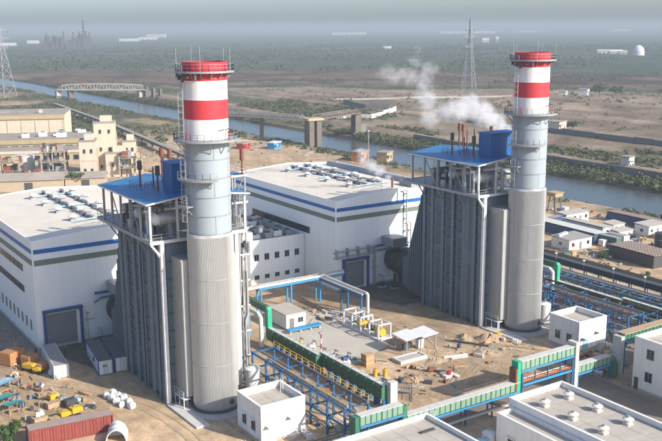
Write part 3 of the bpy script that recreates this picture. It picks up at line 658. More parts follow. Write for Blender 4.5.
# ------------------------------------------------------------------ turbine halls
HV0, HV1, HW = 166.4, 217.0, 34.6
def make_hall(x0, label, off):
    x1 = x0 + HW; xm = (x0 + x1) / 2; E, RG = 21.3, 22.5
    t = T('turbine_hall', label, 'hall', (x0, HV0, 0), 'white turbine halls with blue stripe')
    t.p('wall', MB().box(x0, x1, HV0, HV1, 0, 20.6), 'white_clad')
    rz = lambda x: E - .25 + (RG - E) * (1 - abs(x - xm) / (HW / 2))
    t.p('roof', MB().ext([(x0 + .3, 20.5), (x0 + .3, E - .25), (xm, RG - .25), (x1 - .3, E - .25), (x1 - .3, 20.5)], 'y', HV0 + .3, HV1 - .3), 'roof_white')
    gable = [(x0, 20.6), (x1, 20.6), (x1, E), (xm, RG), (x0, E)]
    t.p('gable_wall', MB().ext(gable, 'y', HV0, HV0 + .3), 'white_clad'); t.p('gable_wall', MB().ext(gable, 'y', HV1 - .3, HV1), 'white_clad')
    t.p('parapet', MB().box(x0, x0 + .3, HV0 + .3, HV1 - .3, 20.6, E), 'white_clad'); t.p('parapet', MB().box(x1 - .3, x1, HV0 + .3, HV1 - .3, 20.6, E), 'white_clad')
    for nm, m_, z0, z1 in (('blue_band', 'band_blue', 18.75, 19.6), ('green_band', 'band_green', 16.45, 17.55)):
        t.p(nm, MB().box(x0 + .25, x1 + .03, HV0 - .035, HV0 + .05, z0, z1), m_)
        t.p(nm, MB().box(x0 - .035, x0 + .05, HV0 + .25, HV1 - .1, z0, z1), m_)
    t.p('corner_trim', MB().box(x0 - .06, x0 + .2, HV0 - .06, HV0 + .2, 0, E + .02), 'white_clad')
    # cladding joints as thin proud strips on the front and long wall
    for z in (5.8, 11.0): t.p('wall_joint', MB().box(x0 + .22, x1, HV0 - .02, HV0 + .02, z, z + .07), 'white_clad')
    for k in range(1, 6): t.p('wall_joint', MB().box(x0 + k * 5.8, x0 + k * 5.8 + .08, HV0 - .025, HV0 + .02, 0.1, 16.4), 'white_clad')
    t.p('plinth', MB().box(x0 - .12, x1 + .1, HV0 - .12, HV1, -.1, .5), 'concrete')
    # shutter door with blue surround and hood
    dx0, dx1, dz = (43.9, 51.4, 7.2) if not off else (112.5, 119.7, 7.0)
    d = t.p('shutter_door', MB().box(dx0 + .5, dx1 - .5, HV0 - .04, HV0 + .1, 0.02, dz - .5), 'shutter')
    for k in range(13): t.p('slat', MB().box(dx0 + .5, dx1 - .5, HV0 - .075, HV0 - .03, .1 + k * (dz - .6) / 13, .1 + (k + .88) * (dz - .6) / 13), 'shutter', under=d)
    fr = t.p('door_frame', MB().box(dx0, dx0 + .5, HV0 - .75, HV0 + .1, 0, dz).box(dx1 - .5, dx1, HV0 - .75, HV0 + .1, 0, dz), 'blue_frame')
    t.p('door_hood', MB().box(dx0 - .05, dx1 + .05, HV0 - 1.0, HV0 + .1, dz, dz + .45), 'blue_frame', under=fr)
    t.p('door_reveal', MB().box(dx0 + .5, dx0 + .56, HV0 - .6, HV0 - .04, 0, dz).box(dx1 - 1.1, dx1 - .5, HV0 - .3, HV0 - .08, 0, dz - .5), 'white_steel', under=fr)
    # roof ventilators: two rows either side of the ridge ducts
    for xr in (x0 + 11.6, x0 + 21.4):
        for k in range(4):
            y = 178.0 + k * 9.6 + (2 if xr > xm else 0); z = rz(xr)
            v = t.p('roof_ventilator', MB().box(xr - .6, xr + .6, y - .6, y + .6, z - .1, z + .4), 'grey_steel')
            m = MB().cyl((xr, y, z + .4), (xr, y, z + .8), .45, 16); t.p('throat', m, 'grey_steel', True, under=v)
            m = MB().lathe(xr, y, [(.85, z + .72), (.9, z + .9), (.55, z + 1.1), (.05, z + 1.2)], 18); m.lathe(xr, y, [(.02, z + .73), (.85, z + .72)], 18); t.p('hood', m, 'white_steel', True, under=v)
    for xr in (xm - 2.2, xm + 2.0):
        z = rz(xr); du = t.p('roof_duct', MB().box(xr - .3, xr + .3, 175, 211, z + .3, z + .7), 'grey_steel')
        for k in range(9): t.p('duct_support', MB().box(xr - .6, xr + .6, 176 + k * 4.2, 176.3 + k * 4.2, z - .05, z + .36), 'dark_steel', under=du)
        for k in range(6): t.p('duct_unit', MB().box(xr - .5, xr + .5, 178 + k * 5.7, 179.2 + k * 5.7, z + .2, z + .95 + .2 * (k % 2)), 'white_steel' if k % 3 else 'grey_steel', under=du)
    for y in (175.0, 191, 206):
        t.p('cross_pipe', MB().cyl((xm - 6, y, rz(xm - 6) + .6), (xm + 5, y, rz(xm + 5) + .6), .15, 10), 'pale_blue', True)
    for y in (170.5, 172.0): t.p('roof_pipe', MB().cyl((x0 + 9, y, rz(x0 + 9) + .25), (x0 + 16, y, rz(x0 + 16) + .25), .08, 8), 'grey_steel', True)
    t.p('roof_mast', MB().cyl((x0 + 15, 169.2, 22), (x0 + 15, 169.2, 25.0), .06, 6), 'grey_steel')
    return t
h1 = make_hall(42.8, 'white hall with blue stripe at the left edge, shutter door beside two site cabins', 0)
# ribbon windows and louvres on the left hall's long wall
for z0, z1, v1 in ((13.9, 15.3, 200), (9.6, 11.0, 204)):
    w_ = h1.p('ribbon_window', MB().box(42.74, 42.84, 174.0, v1, z0, z1), 'glass_band')
    for k in range(int((v1 - 174) / 3)): h1.p('mullion', MB().box(42.70, 42.80, 174 + k * 3.0, 174.12 + k * 3.0, z0, z1), 'dark_steel', under=w_)
for k in range(12):
    v = 170.2 + k * 3.1; w_ = h1.p('louvre_window', MB().box(42.74, 42.85, v, v + 1.1, 3.0, 4.9), 'wall_grey')
    h1.p('sill', MB().box(42.62, 42.82, v - .1, v + 1.2, 2.85, 3.0), 'white_steel', under=w_)
h2 = make_hall(110.8, 'white hall with blue stripe between the two boilers, rooftop vents in rows', 68)
w_ = h2.p('ribbon_window', MB().box(110.74, 110.84, 177.6, 206, 11.7, 13.3), 'glass_band')
for k in range(9): h2.p('mullion', MB().box(110.70, 110.80, 177.6 + k * 3.2, 177.72 + k * 3.2, 11.7, 13.3), 'dark_steel', under=w_)
h2.p('ridge_cowl', MB().cyl((139.0, 172, 21.8), (139.0, 212, 21.8), 1.0, 16), 'grey_steel', True)
h2.p('roof_exhaust', MB().cyl((129.2, 169.5, 22), (129.2, 169.5, 24.6), .28, 10), 'rust', True)
h2.p('roof_cooler', MB().box(134, 140, 168.2, 173, 21.7, 23.2), 'grey_steel')

# vent pipe pair and pipe bridge in front of the second hall
for x, h, lab in ((130.6, 21.9, 'thin silver pipe rising up the sunlit end of the striped hall'), (131.9, 14.0, 'shorter bent silver pipe beside the tall one on the striped hall')):
    t = T('wall_pipe', lab, 'pipe', (x, 165.6, 0))
    t.p('pipe', MB().tube([(x, 165.6, 8), (x, 165.6, h), (x - .9, 165.6, h + .3)], .17, 10), 'silver', True)
    for z in np.arange(9, h, 3.): t.p('clamp', MB().box(x - .28, x + .28, 165.4, 166.38, z, z + .12), 'grey_steel')
t = T('air_inlet_box', 'grey louvred box on a blue bracket above the dark round duct', 'duct box', (126.4, 162.5, 9.6))
t.p('bracket', MB().box(119.6, 128.6, 162.2, 162.6, 9.3, 9.7).box(119.6, 128.6, 165.7, 166.1, 9.3, 9.7), 'blue_steel')
t.p('box', MB().box(123.6, 127.8, 161.8, 166.2, 9.72, 11.7), 'grey_steel')
for k in range(5): t.p('louvre', MB().box(123.8, 127.6, 161.72, 161.82, 9.95 + k * .33, 10.12 + k * .33), 'dark_steel')
t = T('air_inlet_box', 'grey box on blue bracket on the left hall front, half behind the boiler', 'duct box', (57.4, 162.5, 9.6))
t.p('bracket', MB().box(54.0, 60.2, 162.2, 162.6, 9.3, 9.7).box(54.0, 60.2, 165.7, 166.1, 9.3, 9.7).bar((54.1, 162.4, 9.4), (54.0, 166.2, 7.6), .25), 'blue_steel')
t.p('box', MB().box(56.6, 60.4, 161.8, 166.2, 9.72, 11.7), 'grey_steel')
t = T('pipe_bracket', 'grey double pipe run fixed across the striped hall above its shutter door', 'pipes', (116, 165.6, 8))
for z in (8.3, 9.6): t.p('pipe', MB().cyl((109.5, 165.4, z), (121.2, 165.4, z), .2, 10), 'grey_steel', True)
for x in (110.5, 113.5, 116.5, 119.5): t.p('hanger', MB().box(x, x + .15, 165.2, 166.36, 7.9, 10.1), 'grey_steel')
t.p('down_pipe', MB().tube([(121.2, 165.4, 9.6), (121.2, 165.4, .3)], .2, 10), 'grey_steel', True)
rd = random.Random(5)
for off, who in ((0, 'left hall'), (68.2, 'striped middle hall')):
    for k, (dx, dv) in enumerate(((53.6, 163.6), (55.6, 161.0))):
        x, v = dx + off, dv; t = T('pump_skid', 'dark %s pump set on the ground in front of the %s' % (('small', 'larger')[k], who), 'pump', (x, v, 0))
        t.p('base', MB().box(x - 1, x + 1, v - .7, v + .7, 0.06, .35), 'concrete'); t.p('motor', MB().cyl((x - .8, v, .9), (x + .3, v, .9), .45, 14), 'dark_steel', True)
        t.p('pump', MB().cyl((x + .35, v, .85), (x + .75, v, .85), .6, 14), 'blue_frame', True); t.p('pipe', MB().tube([(x + .55, v, 1.2), (x + .55, v, 2.6 + k), (x + .55, v + 2.0, 2.6 + k)], .14, 8), 'grey_steel', True)
    x, v = 54.0 + off, 157.6; t = T('lighting_mast', 'thin grey mast with cross arms in front of the %s' % who, 'mast', (x, v, 0))
    t.p('pole', MB().cyl((x - 2, 164.8, 0), (x - 2, 164.8, 6.2), .09, 8), 'grey_steel', True); t.p('arm', MB().box(x - 3.2, x - .6, 164.7, 164.85, 4.8, 4.95), 'grey_steel'); t.p('lamp', MB().box(x - 2.3, x - 1.7, 164.5, 164.9, 6.1, 6.4), 'grey_steel')

# ------------------------------------------------------------------ plain white buildings
def windows(t, face, plane, cells, m='glass_dark', hood=True):
    """face 'x-' (looks to -x) or 'y-'; cells = (a0, a1, z0, z1)"""
    for a0, a1, z0, z1 in cells:
        B = (lambda p0, p1, a, b_, c, d: MB().box(plane - p1, plane - p0, a, b_, c, d)) if face == 'x-' else (lambda p0, p1, a, b_, c, d: MB().box(a, b_, plane - p1, plane - p0, c, d))
        w_ = t.p('window', B(-.05, .015, a0, a1, z0, z1), m)
        t.p('frame', B(0, .06, a0 - .08, a0, z0 - .08, z1 + .08), 'grey_steel', under=w_); t.p('frame', B(0, .06, a1, a1 + .08, z0 - .08, z1 + .08), 'grey_steel', under=w_)
        t.p('mullion', B(0, .05, (a0 + a1) / 2 - .04, (a0 + a1) / 2 + .04, z0, z1), 'grey_steel', under=w_)
        t.p('sill', B(0, .16, a0 - .12, a1 + .12, z0 - .2, z0 - .08), 'parapet', under=w_)
        if hood: t.p('shade', B(0, .45, a0 - .2, a1 + .2, z1 + .1, z1 + .2), 'parapet', under=w_)
def white_block(name, label, x0, x1, y0, y1, h, par=.7, cat='building', roofm='roof_flat', group=None, wall='white_paint', joints=True):
    t = T(name, label, cat, ((x0 + x1) / 2, (y0 + y1) / 2, 0), group)
    t.p('wall', MB().box(x0, x1, y0, y1, -.1, h - par - .12), wall)
    t.p('roof', MB().box(x0 + .2, x1 - .2, y0 + .2, y1 - .2, h - par - .12, h - par), roofm)
    for b_ in ((x0, x1, y0, y0 + .28), (x0, x1, y1 - .28, y1), (x0, x0 + .28, y0 + .28, y1 - .28), (x1 - .28, x1, y0 + .28, y1 - .28)):
        t.p('parapet', MB().box(*b_, h - par - .12, h), wall)
        t.p('coping', MB().box(b_[0] - .04, b_[1] + .04, b_[2] - .04, b_[3] + .04, h, h + .07), 'parapet')
    if joints:
        n = max(2, int((x1 - x0) / 3.2)); m = max(2, int((y1 - y0) / 3.2)); z = h - par
        for k in range(n):
            for j in range(m):
                xa = x0 + .3 + k * (x1 - x0 - .6) / n; ya = y0 + .3 + j * (y1 - y0 - .6) / m
                t.p('roof_slab', MB().box(xa + .03, xa + (x1 - x0 - .6) / n - .03, ya + .03, ya + (y1 - y0 - .6) / m - .03, z - .02, z + .03 + .004 * ((k + j) % 3)), roofm)
    t.p('plinth', MB().box(x0 - .05, x1 + .05, y0 - .05, y1 + .05, -.1, .45), 'concrete')
    return t
for k, (off, lab) in enumerate(((0, 'small white flat roofed building in front of the nearer chimney base'), (67.6, 'small white flat roofed building right of the farther chimney base'))):
    x0, x1, y0, y1 = 58.5 + off, 66.1 + off, 107.8, 115.2
    t = white_block('control_room', lab, x0, x1, y0, y1, 5.9, 1.0, group='small white control rooms')
    windows(t, 'x-', x0, [(109.6, 110.7, 1.5, 3.2), (112.4, 113.5, 1.5, 3.2)])
    d = t.p('door', MB().box(x0 + 1.2, x0 + 2.5, y0 - .06, y0 + .1, .1, 2.5), 'pale_blue' if k else 'cabin_white'); t.p('canopy', MB().box(x0 + .7, x0 + 3.0, y0 - 1.0, y0 + .05, 2.75, 2.9), 'parapet', under=d)
    d = t.p('door', MB().box(x0 + 4.9, x0 + 6.2, y0 - .06, y0 + .1, .9, 3.1), 'cabin_white'); t.p('canopy', MB().box(x0 + 4.5, x0 + 6.6, y0 - .9, y0 + .05, 3.3, 3.45), 'parapet', under=d)
    q = MB()
    for j in range(5): q.box(x0 + 4.2 + j * .34, x0 + 4.56 + j * .34, y0 - 1.4, y0 - .1, 0, .18 + j * .16)
    t.p('steps', q, 'concrete'); q = MB(); rails(q, [(x0 + 4.2, y0 - 1.4, .2), (x0 + 5.9, y0 - 1.4, .9), (x0 + 6.9, y0 - 1.4, .9)], 1.0, .05, .7); t.p('handrail', q, 'grey_steel')
    for j in range(3): t.p('air_conditioner', MB().box(x0 + 6.4 - j * .0, x0 + 7.3, y0 - .7 - j * .9 + 1.2 - 1.3, y0 - .1 - j * .9 - .2, .06, .9), 'cabin_white')
    t.p('downpipe', MB().cyl((x0 - .1, y0 + .25, .2), (x0 - .1, y0 + .25, 5), .07, 8), 'grey_steel')
    if k == 0: t.p('roof_ladder', MB().box(x1 - 1.2, x1 - 1.14, y1 - 2.2, y1 - 2.1, 4.9, 7.2).box(x1 - .8, x1 - .74, y1 - 2.2, y1 - 2.1, 4.9, 7.2), 'white_steel')

# the building with six roof fans
FX0, FX1, FY0, FY1, FH = 87.3, 98.2, 62.0, 86.7, 8.0
t = white_block('switchgear_building', 'large white building in the lower right corner with six roof fans', FX0, FX1, FY0, FY1, FH, .75)
windows(t, 'x-', FX0, [(84.2, 85.3, 2.4, 4.2), (80.5, 81.6, 2.4, 4.2), (76.8, 77.9, 2.4, 4.2)])
for k in range(3):
    for j in range(2):
        x = 90.5 + j * 4.9; y = 82.8 - k * 5.2; z = FH - .75
        f = t.p('roof_fan', MB().box(x - .5, x + .5, y - .5, y + .5, z, z + .3), 'roof_white')
        t.p('fan_throat', MB().cyl((x, y, z + .35), (x, y, z + .85), .42, 16), 'white_steel', True, under=f)
        m = MB().lathe(x, y, [(.74, z + .72), (.78, z + .85), (.5, z + 1.02), (.02, z + 1.1)], 20); m.lathe(x, y, [(.02, z + .73), (.74, z + .72)], 20); t.p('fan_hood', m, 'roof_white', True, under=f)
        t.p('fan_motor', MB().cyl((x, y, z + 1.05), (x, y, z + 1.32), .22, 12), 'grey_steel', True, under=f)
t2 = white_block('equipment_annex', 'low grey walled annex on the left flank of the six fan building', 84.0, 87.2, 70, 85.6, 6.9, .5, joints=False)
windows(t2, 'x-', 84.0, [(82.0, 83.2, 3.0, 4.2)])
t2.p('vent', MB().box(83.9, 84.05, 78.6, 79.2, 4.2, 4.8).box(83.9, 84.05, 80.6, 81.1, 3.2, 3.7), 'dark_steel')
tank('white small tank right of the pair left of the six fan building', 83.9, 86.9, .95, 3.4, 'white_steel'); tank('pale blue small tank left of the pair left of the six fan building', 82.0, 86.2, .9, 3.0, 'pale_blue')
# low building at the bottom edge
t = white_block('workshop', 'flat roofed building at the bottom edge with thick white parapet', 56, 75.7, 70, 90.9, 7.0, .6)
t.p('roof_hatch', MB().box(71.6, 74.0, 87.0, 87.5, 6.4, 6.62), 'dark_steel')
q = MB(); rails(q, [(75.2, 90.3, 7.0), (75.2, 88.6, 7.0)], 1.3, .05, 1.); t.p('roof_rail', q, 'white_steel')
# two storey building at the right edge
t = white_block('office_building', 'two storey white building cut by the right edge', 120.8, 140, 68, 91.4, 9.2, .8)
windows(t, 'x-', 120.8, [(87.5, 88.8, 6.0, 7.7), (87.6, 88.9, 2.0, 3.7), (80.5, 81.8, 6.0, 7.7), (80.5, 81.8, 2.0, 3.7)], hood=False)
for k in range(2): t.p('wall_vent', MB().box(120.7, 120.85, 85.3 - k * 1.3, 85.7 - k * 1.3, 6.9, 7.3), 'dark_steel')
t.p('door', MB().box(120.72, 120.9, 90.2, 91.0, .1, 2.2), 'dark_steel')
# annex between the halls
AX0, AX1, AY0, AY1, AH = 95.9, 110.7, 180.0, 206.0, 11.3
t = white_block('annex_building', 'white three storey annex with square windows and rooftop coolers between the halls', AX0, AX1, AY0, AY1, AH, .6, joints=False, wall='white_clad')
windows(t, 'y-', AY0, [(97.0 + k * 2.75, 98.1 + k * 2.75, 6.4, 7.9) for k in range(5)] + [(97.0 + k * 2.75, 98.1 + k * 2.75, 1.9, 2.9) for k in range(5)], hood=False)
windows(t, 'x-', AX0, [(182 + k * 3.6, 183.2 + k * 3.6, z, z + 1.6) for k in range(6) for z in (2.2, 6.4)], hood=False)
t.p('stair_block', MB().box(94.0, 97.6, 181.6, 186, 0, 13.0), 'white_clad'); t.p('stair_window', MB().box(95.0, 96.0, 181.5, 181.7, 9.6, 11.4), 'glass_dark')
rd = random.Random(12)
n_ = 0
for i in range(4):
    for j in range(5):
        x = 99.0 + i * 3.0 + rd.uniform(-.3, .3); y = 183.5 + j * 4.3 + rd.uniform(-.5, .5); z = AH - .6; w0, w1, hh = rd.uniform(.8, 1.25), rd.uniform(.8, 1.6), rd.uniform(1.2, 2.0)
        c_ = t.p('rooftop_cooler', MB().box(x - w0, x + w0, y - w1, y + w1, z + .25, z + hh), 'blue_box' if (i, j) == (1, 4) else rd.choice(('grey_steel', 'white_steel', 'grey_steel')))
        t.p('fan_ring', MB().cyl((x, y, z + hh), (x, y, z + hh + .25), min(w0, w1) * .7, 14), 'dark_steel', True, under=c_); t.p('feet', MB().box(x - w0 + .1, x + w0 - .1, y - .1, y + .1, z, z + .25), 'dark_steel', under=c_)

# ------------------------------------------------------------------ local-space things (own origin and turn)
class TL:
    def __init__(s, name, label, cat, x, y, rz=0, group=None, z=0.0):
        s.o = thing(name, label, cat, (x, y, z), group); s.o.rotation_euler = (0, 0, R_(rz))
    def p(s, name, mb, m, smooth=False, under=None, mats=None): return mb.build(name, m, s.o if under is None else under, smooth, None, mats)

# ------------------------------------------------------------------ green duct galleries
def gallery_x(t, x0, x1, y0, y1, z0, z1, m='green_pale', posts=True, step=2.0, bm='blue_bright', legz=None):
    n = max(1, round((x1 - x0) / step)); w = (x1 - x0) / n
    for k in range(n):
        a = x0 + k * w; t.p('side_panel', MB().box(a + .04, a + w - .04, y0, y1, z0 + .02, z1 - .05), m)
        t.p('rib', MB().box(a - .06, a + .06, y0 - .1, y1 + .1, z0 - .04, z1 + .03), 'green_clad')
        t.p('rib', MB().box(a + w * .5 - .04, a + w * .5 + .04, y0 - .07, y1 + .07, z0, z1 - .02), 'green_clad')
    t.p('cover', MB().box(x0, x1, y0 - .12, y1 + .12, z1, z1 + .1), 'concrete_pale')
    for y in (y0 - .14, y1 + .02): t.p('beam', MB().box(x0, x1, y, y + .14, z0 - .36, z0 - .06), bm)
    if posts:
        nn = max(1, int((x1 - x0) / 5.5))
        for k in range(nn + 1):
            a = x0 + .3 + k * (x1 - x0 - .6) / nn
            for y in (y0 - .05, y1 - .1): t.p('post', MB().box(a - .1, a + .1, y, y + .2, 0, z0 - .36), 'blue_steel')
            t.p('cross_beam', MB().box(a - .08, a + .08, y0 - .4, y1 + .4, z0 - .55, z0 - .37), 'blue_steel')
t = T('duct_gallery', 'long pale green duct gallery on blue posts left of the raised road crossing', 'duct gallery', (88, 96.5, 0), 'green duct galleries')
gallery_x(t, 76.2, 98.9, 95.9, 97.0, 3.15, 4.5)
for k in range(3): t.p('pipe', MB().cyl((76.2, 95.3 - k * .35, 1.9), (98.9, 95.3 - k * .35, 1.9), .12, 8), ('rust', 'grey_steel', 'silver')[k], True)
t = T('duct_gallery', 'raised pale green duct gallery bridging the road beside the six fan building', 'duct gallery', (105, 96.5, 0), 'green duct galleries')
gallery_x(t, 99.1, 111.3, 95.9, 97.0, 6.5, 7.9, posts=False)
for y in (95.7, 97.2): t.p('beam', MB().box(99.1, 111.3, y, y + .16, 3.7, 4.05), 'blue_bright')
for k in range(4): t.p('pipe', MB().cyl((99.1, 95.95 + k * .36, 4.35), (111.3, 95.95 + k * .36, 4.35), .15, 8), ('rust', 'orange_wood', 'rust', 'silver')[k], True)
for x in (99.3, 110.9):
    for y in (95.7, 97.2): t.p('post', MB().box(x - .14, x + .14, y, y + .28, 0, 5.9), 'blue_steel')
for k in range(5): t.p('post', MB().box(99.2 + k * 2.9, 99.35 + k * 2.9, 95.72, 95.9, 4.05, 5.72), 'blue_steel')
t.p('riser_panel', MB().box(98.3, 99.05, 95.85, 97.25, 2.6, 8.0), 'green_pipe'); t.p('riser_edge', MB().box(97.9, 98.25, 95.8, 97.3, .1, 6.9), 'rust')
t.p('concrete_pillar', MB().box(111.35, 112.15, 95.6, 97.5, 0, 8.6), 'concrete_pale')
t = T('duct_gallery', 'short pale green duct gallery right of the concrete pillar, ending in a bend', 'duct gallery', (116.5, 96.5, 0), 'green duct galleries')
gallery_x(t, 112.3, 120.6, 95.9, 97.0, 2.95, 4.3)
t.p('bend', MB().tube([(120.4, 96.5, 3.5), (121.6, 96.5, 3.3), (122.2, 96.5, 2.2), (122.2, 96.5, .2)], .75, 14), 'green_clad', True)
t = T('duct_gallery', 'short arched green duct gallery just behind the bottom edge building', 'duct gallery', (72, 96.5, 0), 'green duct galleries')
gallery_x(t, 67.8, 75.4, 95.9, 97.0, 5.1, 6.5, 'green_pale', posts=False)
t.p('leg', MB().box(67.0, 67.75, 95.9, 97.2, 0, 6.5), 'green_clad'); t.p('leg', MB().box(75.45, 76.2, 95.9, 97.2, 1.8, 6.2), 'green_clad')
t.p('beam', MB().box(67.8, 75.4, 95.6, 95.85, 3.8, 4.1), 'blue_bright')
t = T('duct_gallery', 'tan topped duct gallery beside the two storey building at the right edge', 'duct gallery', (130, 97, 0), 'green duct galleries')
gallery_x(t, 124.5, 150, 96.4, 97.6, 6.1, 7.2, 'green_clad'); t.p('tray_cover', MB().box(124.5, 150, 96.2, 98.0, 7.31, 7.4), 'timber'); t.p('concrete_pillar', MB().box(123.5, 124.4, 96.2, 98.0, 0, 7.0), 'concrete_pale')

def make_duct_run(label):
    t = T('cooling_duct', label, 'duct', (81, 125, 0), 'dark green ducts running from the boilers')
    for (x, y0, y1, z0, z1) in ((80.4, 126.0, 143.6, 1.5, 3.7), (81.3, 107.9, 126.6, 1.7, 3.9)):
        n = 8
        for k in range(n):
            a = y0 + k * (y1 - y0) / n; b_ = a + (y1 - y0) / n
            t.p('duct_section', MB().ext([(x - .75, z0), (x + .75, z0), (x + .75, z1 - .3), (x + .5, z1), (x - .5, z1), (x - .75, z1 - .3)], 'y', a + .03, b_ - .03), 'green_dark')
            t.p('flange', MB().ext([(x - .85, z0 - .08), (x + .85, z0 - .08), (x + .85, z1 - .26), (x + .55, z1 + .08), (x - .55, z1 + .08), (x - .85, z1 - .26)], 'y', a - .05, a + .05), 'green_clad')
            t.p('top_strip', MB().box(x - .42, x + .42, a + .05, b_ - .05, z1 - .02, z1 + .04), 'concrete_pale')
            t.p('support', MB().box(x - .6, x + .6, a - .15, a + .15, 0, z0 - .08), 'blue_steel')
    t.p('riser', MB().ext([(143.6, 1.5), (144.6, 1.5), (144.6, 7.3), (144.2, 7.8), (143.9, 7.7), (143.6, 7.3)], 'x', 79.95, 80.85), 'green_pipe')
    t.p('upper_run', MB().ext([(144.4, 6.5), (158, 6.5), (158, 7.75), (144.4, 7.78)], 'x', 79.98, 80.82), 'green_dark')
    t.p('elbow_pipe', MB().tube([(78.4, 152, 6.6), (78.4, 144.6, 6.6), (78.4, 143.6, 6.0), (78.4, 143.4, .4)], .42, 14), 'white_steel', True)
    t.p('post', MB().box(79.8, 80.1, 151, 151.3, 0, 7), 'blue_bright'); t.p('post', MB().box(80.8, 81.1, 156, 156.3, 0, 7), 'blue_bright')
    t.p('concrete_pillar', MB().box(81.5, 82.9, 106.9, 107.85, 0, 4.6), 'concrete_pale')
    return t
dr = make_duct_run('dark green duct with bright green riser running past the central concrete yard')
repeat(dr, (69.8, -8.5, 0), 'green duct with bright green riser right of the farther chimney')

# ------------------------------------------------------------------ blue pipe racks
def make_rack(label, x0, x1, y0, y1, levels, bays, seed, rail=True, m='blue_steel', gap=.85):
    t = T('pipe_rack', label, 'pipe rack', ((x0 + x1) / 2, (y0 + y1) / 2, 0), 'blue steel pipe racks'); rd = random.Random(seed); top = levels[-1]
    for k in range(bays + 1):
        y = y0 + k * (y1 - y0) / bays
        for x in (x0, x1):
            t.p('post', MB().box(x - .15, x + .15, y - .15, y + .15, 0, top + .12), m)
        for z in levels: t.p('cross_beam', MB().box(x0 + .15, x1 - .15, y - .1, y + .1, z - .26, z - .02), m)
        if k < bays and k % 2 == 0:
            y2 = y + (y1 - y0) / bays; t.p('brace', MB().bar((x0, y, .2), (x0, y2, levels[0] - .1), .13), m)
    for z in levels:
        for x in (x0, x1): t.p('long_beam', MB().box(x - .11, x + .11, y0, y1, z - .3, z), m)
        n = max(3, int((x1 - x0) / gap))
        for j in range(n):
            x = x0 + .4 + j * (x1 - x0 - .8) / (n - 1); r = rd.choice((.06, .09, .12, .17)); ya = y0 - rd.uniform(0, .6); yb = y1 - rd.uniform(0, 6)
            t.p('pipe', MB().cyl((x, ya, z + r), (x, yb, z + r), r, 8), rd.choice(('silver', 'rust', 'rust', 'grey_steel', 'timber', 'dark_steel', 'road_dust')), True)
    if rail:
        q = MB(); rails(q, [(x1, y0, top), (x1, y1, top)], 1.1, .08, 1.8); t.p('handrail', q, 'yellow')
    return t
make_rack('blue pipe rack with yellow handrail beside the nearest small white building', 68.4, 72.6, 100.6, 128.5, (3.2, 6.0), 6, 1)
make_rack('blue pipe rack behind the small white building right of the farther chimney', 136.3, 140.6, 104.9, 128.5, (3.2, 6.0), 5, 2, False)
make_rack('wide low blue pipe rack running along the dusty strip at right', 141.6, 147.0, 100.6, 142, (2.2, 4.6), 7, 4, False, gap=1.7)
make_rack('far blue pipe rack with rusty pipes close to the long grey boundary wall', 155.6, 159.4, 96, 150, (1.2, 3.0), 10, 6, False, gap=1.2)
make_rack('thin low pipe rack between the dusty strip and dark blue conveyor', 160.2, 163.2, 92, 168, (.9, 2.2), 12, 8, False, gap=1.0)

t = T('conveyor', 'long dark blue conveyor trough with white lamps beside the boundary wall', 'conveyor', (167, 130, 0))
for k in range(22):
    y = 80 + k * 4.4
    t.p('trough', MB().box(166.2, 167.8, y + .03, y + 4.37, 2.0, 3.3), 'conveyor_blue'); t.p('cover', MB().box(166.1, 167.9, y + .03, y + 4.37, 3.3, 3.42), 'dark_steel')
    t.p('leg', MB().box(166.3, 166.6, y, y + .3, 0, 2.0), 'grey_steel'); t.p('leg', MB().box(167.4, 167.7, y, y + .3, 0, 2.0), 'grey_steel')
    if k % 2 == 0: p_ = t.p('lamp_post', MB().cyl((166, y, 2), (166, y, 4.6), .06, 6), 'grey_steel'); t.p('lamp', MB().box(165.6, 166.2, y - .2, y + .2, 4.5, 4.75), 'white_steel', under=p_)
t = T('boundary_wall', 'long grey panelled boundary wall in front of the workers camp', 'wall', (173.5, 130, 0))
for k in range(36):
    y = 66 + k * 3.4; t.p('panel', MB().box(173.4, 173.55, y + .12, y + 3.28, 0, 2.5 - .08 * (k % 3 == 1)), 'wall_grey'); t.p('pillar', MB().box(173.3, 173.65, y - .12, y + .12, 0, 2.7), 'wall_grey')

# pipe bridge across the central yard
t = T('pipe_bridge', 'blue pipe bridge carrying white pipes from the annex to the striped hall', 'pipe bridge', (100, 164, 0))
for y in (162.6, 164.4): t.p('beam', MB().box(88.5, 110.3, y - .12, y + .12, 5.0, 5.4), 'blue_bright')
for x in (89, 96.5, 104): 
    for y in (162.6, 164.4): t.p('post', MB().box(x - .16, x + .16, y - .16, y + .16, 0, 5.0), 'blue_bright')
    t.p('cross_beam', MB().box(x - .1, x + .1, 162.7, 164.3, 4.7, 4.98), 'blue_bright')
for k in range(4): t.p('pipe', MB().cyl((86, 162.8 + k * .45, 5.4 + (.2, .28, .16, .24)[k]), (110.6, 162.8 + k * .45, 5.4 + (.2, .28, .16, .24)[k]), (.2, .28, .16, .24)[k], 10), ('white_steel', 'silver', 'white_steel', 'timber')[k], True)
q = MB(); rails(q, [(88.5, 162.5, 5.4), (110.3, 162.5, 5.4)], 1.0, .06, 1.8); t.p('handrail', q, 'white_steel')
t = T('pipe_bridge', 'blue framed pipe bridge running out over the central yard towards the viewer', 'pipe bridge', (104.8, 155, 0))
for x in (103.9, 105.6): t.p('beam', MB().box(x - .12, x + .12, 146.2, 162.3, 4.9, 5.3), 'blue_steel')
for y in (146.6, 154):
    for x in (103.9, 105.6): t.p('post', MB().box(x - .17, x + .17, y - .17, y + .17, 0, 4.9), 'blue_steel')
t.p('drop_pipe', MB().tube([(104.9, 162, 5.7), (104.9, 146.0, 5.7), (104.9, 145.7, 5.4), (104.9, 145.7, .1)], .36, 12), 'concrete_pale', True)
